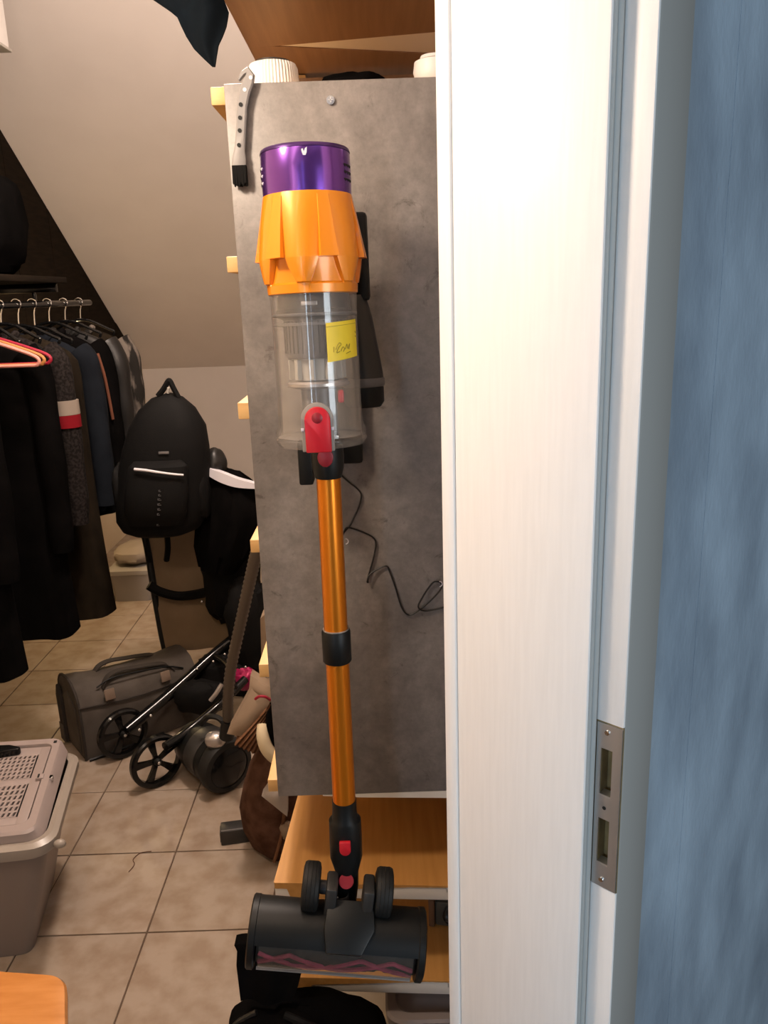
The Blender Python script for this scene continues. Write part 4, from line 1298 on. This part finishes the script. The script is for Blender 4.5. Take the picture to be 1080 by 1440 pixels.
hp = catmull([Vector(p) for p in ((-0.5401, 2.4200, 0.3045), (-0.5310, 2.4000, 0.3853), (-0.5081, 2.3700, 0.5011), (-0.4707, 2.3300, 0.6284), (-0.4309, 2.2800, 0.7535), (-0.3913, 2.2200, 0.8754), (-0.3545, 2.1600, 0.9796), (-0.3079, 2.0800, 1.0730), (-0.2561, 2.0200, 1.1264), (-0.1989, 2.0000, 1.1353))], 14)
obj('corrugated_hose', MB().tube(hp + [], lambda u: .0170 + (.0018 if int(u * 126 + .5) % 2 else -.0012), 12), M['hose'], can, 'grey brown corrugated hose', angle=180)
obj('floor_pipe', MB().tube([(-0.7098, 2.5200, 0.0707), (-0.6771, 2.5000, 0.0540), (-0.6442, 2.4800, 0.0433)], .010, 8), M['darkgrey'], can)

# ------------------------------------------------------------------ pile left of the rack
sd = thing('suede_bag', 'brown suede bag slumped on the floor left of the rack', 'bag', (-.375, 2.16, 0))
b = MB()
rings = []
for z, xc, hw, hd in ((.002, -.345, .070, .07), (.03, -.350, .095, .09), (.09, -.360, .108, .10), (.16, -.362, .110, .10), (.23, -.355, .100, .09), (.30, -.345, .085, .075), (.36, -.335, .062, .055), (.385, -.335, .03, .03)):
    rings.append([(xc + hw * cos(2 * pi * k / 32), 2.17 + hd * sin(2 * pi * k / 32) + .006 * sin(k * 1.6 + z * 20), z) for k in range(32)])
b.loft(rings)
obj('bag_body', b, M['suede'], sd)
obj('bag_seam', MB().tube([(-.345 - .02, 2.072, .02), (-.34, 2.066, .10), (-.325, 2.070, .18), (-.31, 2.09, .28)], .005, 6, 4), M['ribbed'], sd)
obj('bag_knot', MB().ball((-.318, 2.068, .13), (.022, .018, .030), 16, 10, .3, 6, 3), M['beigefelt'], sd)

fb = thing('felt_pouch', 'beige canvas pouch with rust brown pleated end propped on the suede bag', 'pouch', (-0.4185, 2.1300, 0.4222))
def quad_block(front, dy, name, m, par, lab=None, nu=10, nv=8, pleat=0.0, bulge=.01):
    a, b_, c, d = [Vector(p) for p in front]       # corners: tl, tr, br, bl
    mb = MB()
    rings = []
    for i in range(nv + 1):
        v = i / nv
        l, r = a.lerp(d, v), b_.lerp(c, v)
        f_, k_ = [], []
        for j in range(nu + 1):
            u = j / nu
            p = l.lerp(r, u)
            o_ = -bulge * sin(pi * u) * sin(pi * v) - pleat * (.5 + .5 * sin(u * 2 * pi * 5))
            f_.append(p + Vector((0, o_, 0)))
            k_.append(p + Vector((0, dy, 0)))
        rings.append(f_ + k_[::-1])
    mb.loft(rings)
    return obj(name, mb, m, par, lab)
quad_block(((-0.3938, 2.1000, 0.5794), (-0.3386, 2.0800, 0.5499), (-0.4021, 2.0600, 0.4445), (-0.4675, 2.0600, 0.4606)), .07, 'pouch_body', M['beigefelt'], fb, bulge=.018)
quad_block(((-0.3517, 2.0620, 0.5313), (-0.3408, 2.0700, 0.4996), (-0.3889, 2.0560, 0.3963), (-0.4449, 2.0460, 0.4364)), .05, 'pleated_end', M['ribbed'], fb, 'rust brown pleats', nu=44, pleat=.008)
quad_block(((-0.3985, 2.1200, 0.6095), (-0.3372, 2.1000, 0.5772), (-0.3391, 2.0800, 0.5433), (-0.4026, 2.1000, 0.5708)), .04, 'pouch_flap', M['beigefelt'], fb)
obj('ribbon_loop', MB().tube([(-0.3797, 2.0650, 0.5640), (-0.3660, 2.0580, 0.5749), (-0.3505, 2.0600, 0.5722), (-0.3388, 2.0700, 0.5575)], .004, 6, 4), M['maroon'], fb, 'dark red ribbon')

sn = thing('cream_slipper', 'cream soled black slipper wedged between the pouch and the rack', 'slipper', (-0.3287, 2.0000, 0.4619))
obj('sole', MB().tube([(-0.3538, 2.0200, 0.5063), (-0.3547, 2.0000, 0.4850), (-0.3458, 1.9900, 0.4532), (-0.3261, 1.9900, 0.4258), (-0.3086, 2.0000, 0.4100)], .019, 12, 5), M['sole'], sn)
obj('upper', MB().ball((-0.3218, 2.0200, 0.4830), (.030, .03, .085), 20, 14, .1, 3, 2), M['blackcloth'], sn)
rg = quad_block(((-0.3306, 1.9900, 0.3589), (-0.2915, 1.9700, 0.3794), (-0.2969, 1.9500, 0.2627), (-0.3666, 1.9700, 0.3172)), .03, 'white_rag', M['rag'], None, bulge=.02, pleat=.003)
tag(rg, 'whitish rag hanging against the rack below the board corner', 'rag')
bx = quad_block(((-0.3338, 1.9800, 0.8406), (-0.3019, 1.9800, 0.8694), (-0.3070, 1.9800, 0.6865), (-0.3404, 1.9800, 0.6981)), .06, 'cloth_bundle', M['beigefelt'], None)
tag(bx, 'taupe bundle of cloth seen behind the hose beside the board', 'cloth')
pp = thing('paper_roll', 'white paper roll on the pine shelf left of the board', 'paper roll', (-.196, 1.36, 1.0505))
obj('roll', MB().box(-.1985, -.13, 1.30, 1.50, 1.0502, 1.088, .010), M['whiteplastic'], pp)
obj('roll_end', MB().box(-.1965, -.14, 1.2965, 1.2995, 1.056, 1.083, .001), M['rag'], pp)

# nozzle and thread on the floor
nz_ = thing('crevice_nozzle', 'dark grey rectangular vacuum nozzle lying on the tiles by the suede bag', 'nozzle', (-.487, 2.215, 0), (0, 0, .16))
b = MB().box(-.062, .050, -.026, .026, .0005, .050, .003)
obj('nozzle_body', b, M['darkgrey'], nz_, local=True)
b = MB().box(-.0645, -.0622, -.020, .020, .008, .042, .002)
obj('mouth', b, M['softblack'], nz_, local=True)
obj('top_ridge', MB().box(-.060, .048, -.024, -.019, .0495, .0515, .0008), M['midgrey'], nz_, local=True)
th_ = obj('thread', MB().tube([(-0.8032, 2.0731, 0.0020), (-0.7966, 2.0946, 0.0020), (-0.7969, 2.1105, 0.0020), (-0.8055, 2.1254, 0.0020), (-0.8019, 2.1430, 0.0020), (-0.7887, 2.1588, 0.0020), (-0.7592, 2.1639, 0.0020)], .0013, 6, 5), M['thread'], None, loc=(-0.7975, 2.1194, 0.0000))
tag(th_, 'short brown curled thread lying on the floor tiles', 'thread')

# ------------------------------------------------------------------ litter box with perforated lid
LM = Matrix.Translation((-1.022, 1.93, 0)) @ Matrix.Rotation(radians(7), 4, 'Z')
lb = thing('litter_box', 'grey plastic pet box with perforated lid on the floor at left', 'box', mat4=LM)


def rrect(hx, hy, r, n=6):
    pts = []
    for cx, cy, a in ((hx - r, hy - r, 0), (-hx + r, hy - r, 90), (-hx + r, -hy + r, 180), (hx - r, -hy + r, 270)):
        for k in range(n + 1):
            t = radians(a + 90 * k / n)
            pts.append((cx + r * cos(t), cy + r * sin(t)))
    return pts


HXB, HYB, ZB = .155, .19, .385
ring = lambda hx, hy, r, z, dx=0: [(x + dx, y, z) for x, y in rrect(hx, hy, r)]
DXB = -.16
b = MB()
b.loft([ring(.195, .165, .03, .001, DXB), ring(.20, .17, .03, .02, DXB), ring(.29, .215, .05, .355, DXB), ring(.285, .210, .05, .355, DXB), ring(.193, .160, .03, .012, DXB)], True)
obj('tub', b, M['bingrey'], lb, local=True)
b = MB()
b.loft([ring(.288, .213, .05, .330, DXB), ring(.305, .232, .06, .336, DXB), ring(.312, .238, .06, .350, DXB), ring(.312, .238, .06, .368, DXB), ring(.300, .226, .055, .376, DXB), ring(.285, .212, .05, .372, DXB), ring(.284, .210, .05, .335, DXB)], False)
obj('rim', b, M['binrim'], lb, 'milky rounded rim', local=True)
obj('rim_clip', MB().ball((.158, -.205, .352), (.016, .012, .012), 12, 8), M['binrim'], lb, local=True)
LT = Matrix.Translation((DXB, .012, .405)) @ Matrix.Rotation(radians(3), 4, 'X')
b = MB()
lo_, li = rrect(.268, .222, .03), rrect(.238, .185, .025)
b.loft([[(x, y, -.03) for x, y in rrect(.28, .225, .04)], [(x, y, 0) for x, y in lo_], [(x, y, .006) for x, y in rrect(.262, .216, .028)], [(x, y, .006) for x, y in rrect(.242, .189, .025)], [(x, y, -.008) for x, y in li], [(x, y, -.012) for x, y in li]], False, True, LT)
lid = obj('lid_frame', b, M['binlid'], lb, local=True)
obj('lid_inside', MB().box(-.235, .235, -.183, .183, -.0165, -.0135, 0, LT), M['softblack'], lb, local=True)
# four perforated fields with ridges between
def grille(x0, x1, y0, y1, nx, ny):
    b = MB()
    dx, dy = (x1 - x0) / nx, (y1 - y0) / ny
    for i in range(nx):
        for j in range(ny):
            cx, cy = x0 + (i + .5) * dx, y0 + (j + .5) * dy
            out = [(-dx / 2, -dy / 2), (dx / 2, -dy / 2), (dx / 2, dy / 2), (-dx / 2, dy / 2)]
            sk = .12 * dx
            inn = [(-dx * .24 - sk, -dy * .33), (dx * .24 - sk, -dy * .33), (dx * .24 + sk, dy * .33), (-dx * .24 + sk, dy * .33)]
            v = [(cx + x, cy + y, 0) for x, y in out] + [(cx + x, cy + y, 0) for x, y in inn] + [(cx + x, cy + y, -.005) for x, y in inn]
            f = [(k, (k + 1) % 4, 4 + (k + 1) % 4, 4 + k) for k in range(4)] + [(4 + k, 4 + (k + 1) % 4, 8 + (k + 1) % 4, 8 + k) for k in range(4)]
            b.add(v, f, LT)
    return b
XG = [(-.215, -.085), (-.065, .055)]
for x0, x1 in XG + [(.078, .208)]:
    for y0, y1 in ((-.150, -.012), (.016, .138)):
        gmb = grille(x0 + .004, x1 - .004, y0, y1, 9, 6)
        bmesh.ops.remove_doubles(gmb.bm, verts=gmb.bm.verts, dist=1e-5)
        obj('perforated_field', gmb, M['binlid'], lid, local=True, angle=20)
b = MB()
for x in (-.236, -.075, .066):
    b.box(x - .0085, x + .0085, -.178, .180, -.010, .0005, .002, LT)
for y0, y1 in ((-.180, -.150), (-.012, .016), (.138, .182)):
    b.box(-.236, .236, y0, y1, -.010, -.0002, .001, LT)
b.box(.208, .236, -.180, .182, -.010, -.0002, .001, LT)
obj('door_panel', b, M['binlid'], lid, local=True)
b = MB()
b.box(.065, .0685, -.176, .140, .0004, .0030, .0008, LT)
obj('bright_ridge', b, M['whiteplastic'], lid, local=True)
for y in (.0, -.01):
    pass
obj('latch', MB().box(.224, .246, -.006, .018, .0, .010, .002, LT), M['binlid'], lid, local=True)
obj('latch_slot', MB().box(.229, .234, -.004, .014, .0102, .0112, 0, LT), M['softblack'], lid, local=True)
obj('latch_pin', MB().box(.262, .272, -.014, .002, .0, .012, .002, LT), M['chrome'], lid, local=True)
obj('corner_slot', MB().box(.243, .252, .188, .200, .0062, .0074, 0, LT), M['softblack'], lid, local=True)
b = MB().prism([(-.03, .150), (.05, .176), (.12, .172), (.155, .155), (.150, .142), (.10, .136), (-.03, .134)], .022, LT, .004)
obj('carry_handle', b, M['gloss_black'], lid, 'black carry handle', local=True)

for o in [lb] + list(lb.children_recursive):      # the box narrows towards its far end
    if o.type == 'MESH':
        for v in o.data.vertices:
            k = (v.co.x + .47) / .62
            x_, y_ = v.co.x, v.co.y
            v.co.x = x_ - .07 * (y_ + .19) * k
            v.co.y = y_ * (1 - (.14 * k if y_ > 0 else 0))

# ------------------------------------------------------------------ stool at the lower left
sto = thing('wooden_stool', 'orange brown lacquered wooden stool, only its seat corner showing bottom left', 'stool', (-.80, 1.08, 0))
CO = [Vector((-.620, 1.236, 0)), Vector((-1.02, 1.285, 0)), Vector((-1.10, .94, 0)), Vector((-.505, .93, 0))]


def rounded(poly, r, inset, z, n=8):
    cen = sum(poly, Vector()) / len(poly)
    out = []
    for i, p in enumerate(poly):
        a, c = (poly[i - 1] - p).normalized(), (poly[(i + 1) % len(poly)] - p).normalized()
        q0, q1 = p + a * r, p + c * r
        for k in range(n + 1):
            t = k / n
            w_ = (1 - t) ** 2 * q0 + 2 * t * (1 - t) * p + t * t * q1
            w_ = w_ + (cen - w_).normalized() * inset
            out.append((w_.x, w_.y, z))
    return out


b = MB()
b.loft([rounded(CO, .035, i_, z) for i_, z in ((.005, .424), (0, .428), (0, .444), (.004, .449), (.010, .450))], True)
obj('seat', b, M['seatwood'], sto)
for p in CO:
    d_ = Vector((-.80, 1.08, 0)) - p
    a_, c_ = p + d_ * .22, p + d_ * .12
    obj('leg', MB().cyl((a_.x, a_.y, .4235), (c_.x, c_.y, .0005), .020, .015, 16), M['seatwood'], sto)

# ------------------------------------------------------------------ under and on the lower shelves
bb = thing('black_bag', 'big black bag on the floor in front of the lowest shelf edge', 'bag', (-.16, 1.145, 0))
b = MB()
rings = []
for z, hw, hd, dx in ((.002, .12, .06, 0), (.02, .138, .075, 0), (.12, .146, .082, 0), (.25, .150, .083, 0), (.34, .148, .080, 0), (.400, .140, .074, -.002), (.430, .122, .062, -.016), (.447, .090, .045, -.030), (.457, .05, .022, -.045), (.459, .02, .01, -.05)):
    rings.append([(-.165 + dx + hw * math.copysign(abs(cos(2 * pi * k / 36)) ** .8, cos(2 * pi * k / 36)), 1.145 + hd * math.copysign(abs(sin(2 * pi * k / 36)) ** .8, sin(2 * pi * k / 36)) + .003 * sin(k * 1.3 + z * 25), z + .002 * sin(k * .9)) for k in range(36)])
b.loft(rings)
obj('bag_body', b, M['blackcloth'], bb)
obj('piping', MB().tube([(-.318, 1.135, .25), (-.317, 1.133, .34), (-.306, 1.13, .402), (-.285, 1.128, .44), (-.25, 1.128, .462)], .005, 8, 5), M['leather'], bb)
obj('strap', MB().tube([(-.20, 1.12, .462), (-.14, 1.10, .450), (-.08, 1.09, .430), (-.03, 1.09, .40)], .007, 8, 5), M['blacknylon'], bb)
ck = thing('black_cloth', 'black cloth hanging off the left end of the lower shelf behind the roller head', 'cloth', (-0.2433, 1.1600, 0.5406))
b = MB()
rings = []
for l, r in (((-0.2843, 1.1700, 0.5749), (-0.1750, 1.1700, 0.5583)), ((-0.2792, 1.1650, 0.5674), (-0.1694, 1.1650, 0.5402)), ((-0.2816, 1.1600, 0.5422), (-0.1701, 1.1600, 0.5224)), ((-0.2785, 1.1500, 0.5141), (-0.1766, 1.1500, 0.5022)), ((-0.2754, 1.1400, 0.4861), (-0.1897, 1.1400, 0.4748))):
    l, r = Vector(l), Vector(r)
    f_, k_ = [], []
    for j in range(15):
        u = j / 14
        p = l.lerp(r, u)
        p.y += .006 * sin(u * 9)
        f_.append(p + Vector((0, -.012, 0)))
        k_.append(p + Vector((0, .012, 0)))
    rings.append(f_ + k_[::-1])
b.loft(rings)
obj('cloth', b, M['blackcloth'], ck)
gx = thing('plastic_tub', 'mauve grey lidded plastic tub below the lowest shelf edge beside the door frame', 'tub', (.09, 1.36, .10))
def rr3(cx, cy, hx, hy, r, z):
    return [(cx + x, cy + y, z) for x, y in rrect(hx, hy, r)]
TX, TY = .104, 1.37
b = MB().loft([rr3(TX, TY, .115, .12, .03, .1005), rr3(TX, TY, .125, .135, .03, .295), rr3(TX, TY, .12, .13, .03, .295)])
obj('tub_body', b, M['milky'], gx)
b = MB().loft([rr3(TX, TY, .132, .142, .035, .2955), rr3(TX, TY, .134, .144, .035, .318), rr3(TX, TY, .130, .140, .035, .323), rr3(TX, TY, .114, .124, .03, .323), rr3(TX, TY, .108, .118, .03, .316), rr3(TX, TY, .09, .10, .03, .316), rr3(TX, TY, .085, .095, .03, .320)])
obj('lid', b, M['boxgrey'], gx)
tl_ = thing('hand_tool', 'dark olive tool with brown wooden end on the shelf right of the roller head', 'tool', (.12, 1.38, .416))
TM = Matrix.Translation((.150, 1.375, .4165)) @ Matrix.Rotation(radians(-13), 4, 'Z')
obj('tool_body', MB().box(-.070, .10, -.03, .03, .001, .058, .004, TM), M['olivegrey'], tl_)
obj('wooden_end', MB().box(-.083, -.0705, -.036, .034, .0005, .064, .003, TM), M['brownwood'], tl_)
obj('wire_loop', MB().tube([TM @ Vector((-.010 + .042 * cos(2 * pi * k / 24), -.037 - .004 * cos(4 * pi * k / 24), .037 + .034 * sin(2 * pi * k / 24))) for k in range(25)], .0018, 6), M['cable'], tl_)
obj('grip', MB().cyl(TM @ Vector((-.045, -.045, .042)), TM @ Vector((.035, -.045, .036)), .011, .011, 14), M['darkgrey'], tl_)

# ------------------------------------------------------------------ far corner
sbx = thing('storage_box', 'milky clear storage box on the floor at the far end of the room', 'box', (-1.43, 4.50, 0))
b = MB().loft([rr3(-1.45, 4.50, .10, .15, .02, .001), rr3(-1.45, 4.50, .12, .17, .025, .165), rr3(-1.45, 4.50, .115, .165, .025, .165), rr3(-1.45, 4.50, .098, .148, .02, .006)])
obj('tub', b, M['milky'], sbx)
b = MB().loft([rr3(-1.45, 4.50, .128, .178, .03, .166), rr3(-1.45, 4.50, .128, .178, .03, .190), rr3(-1.45, 4.50, .118, .168, .03, .194)])
obj('lid', b, M['milky'], sbx)
sk = obj('brown_shoe', MB().ball((-1.68, 4.40, .075), (.06, .12, .075), 22, 14, .2, 3, 4, .8, .001), M['browncloth'], None, loc=(-1.68, 4.40, 0))
tag(sk, 'brown shoe on the floor left of the far storage box', 'shoe')
cw = obj('beige_cushion', MB().ball((-1.45, 4.52, .245), (.12, .16, .05), 24, 14, .15, 3, 5, .8), M['creamcloth'], None, loc=(-1.45, 4.52, .194))
tag(cw, 'pale folded cloth lying on the far storage box', 'cloth')

# lamp housing at the upper left on the sloping ceiling
lm = thing('ceiling_lamp', 'white lamp housing at the upper left under the sloping ceiling', 'lamp', (-1.4875, 3.4000, 2.7380))
c = (-1.4942, 3.4000, 2.7452)
obj('housing', MB().box(c[0] - .13, c[0] + .105, 3.28, 3.52, c[2] - .13, 3.14, .01), M['whiteplastic'], lm)
obj('rim', MB().box(c[0] - .135, c[0] + .110, 3.275, 3.525, c[2] - .142, c[2] - .1305, .003), M['palegrey'], lm)
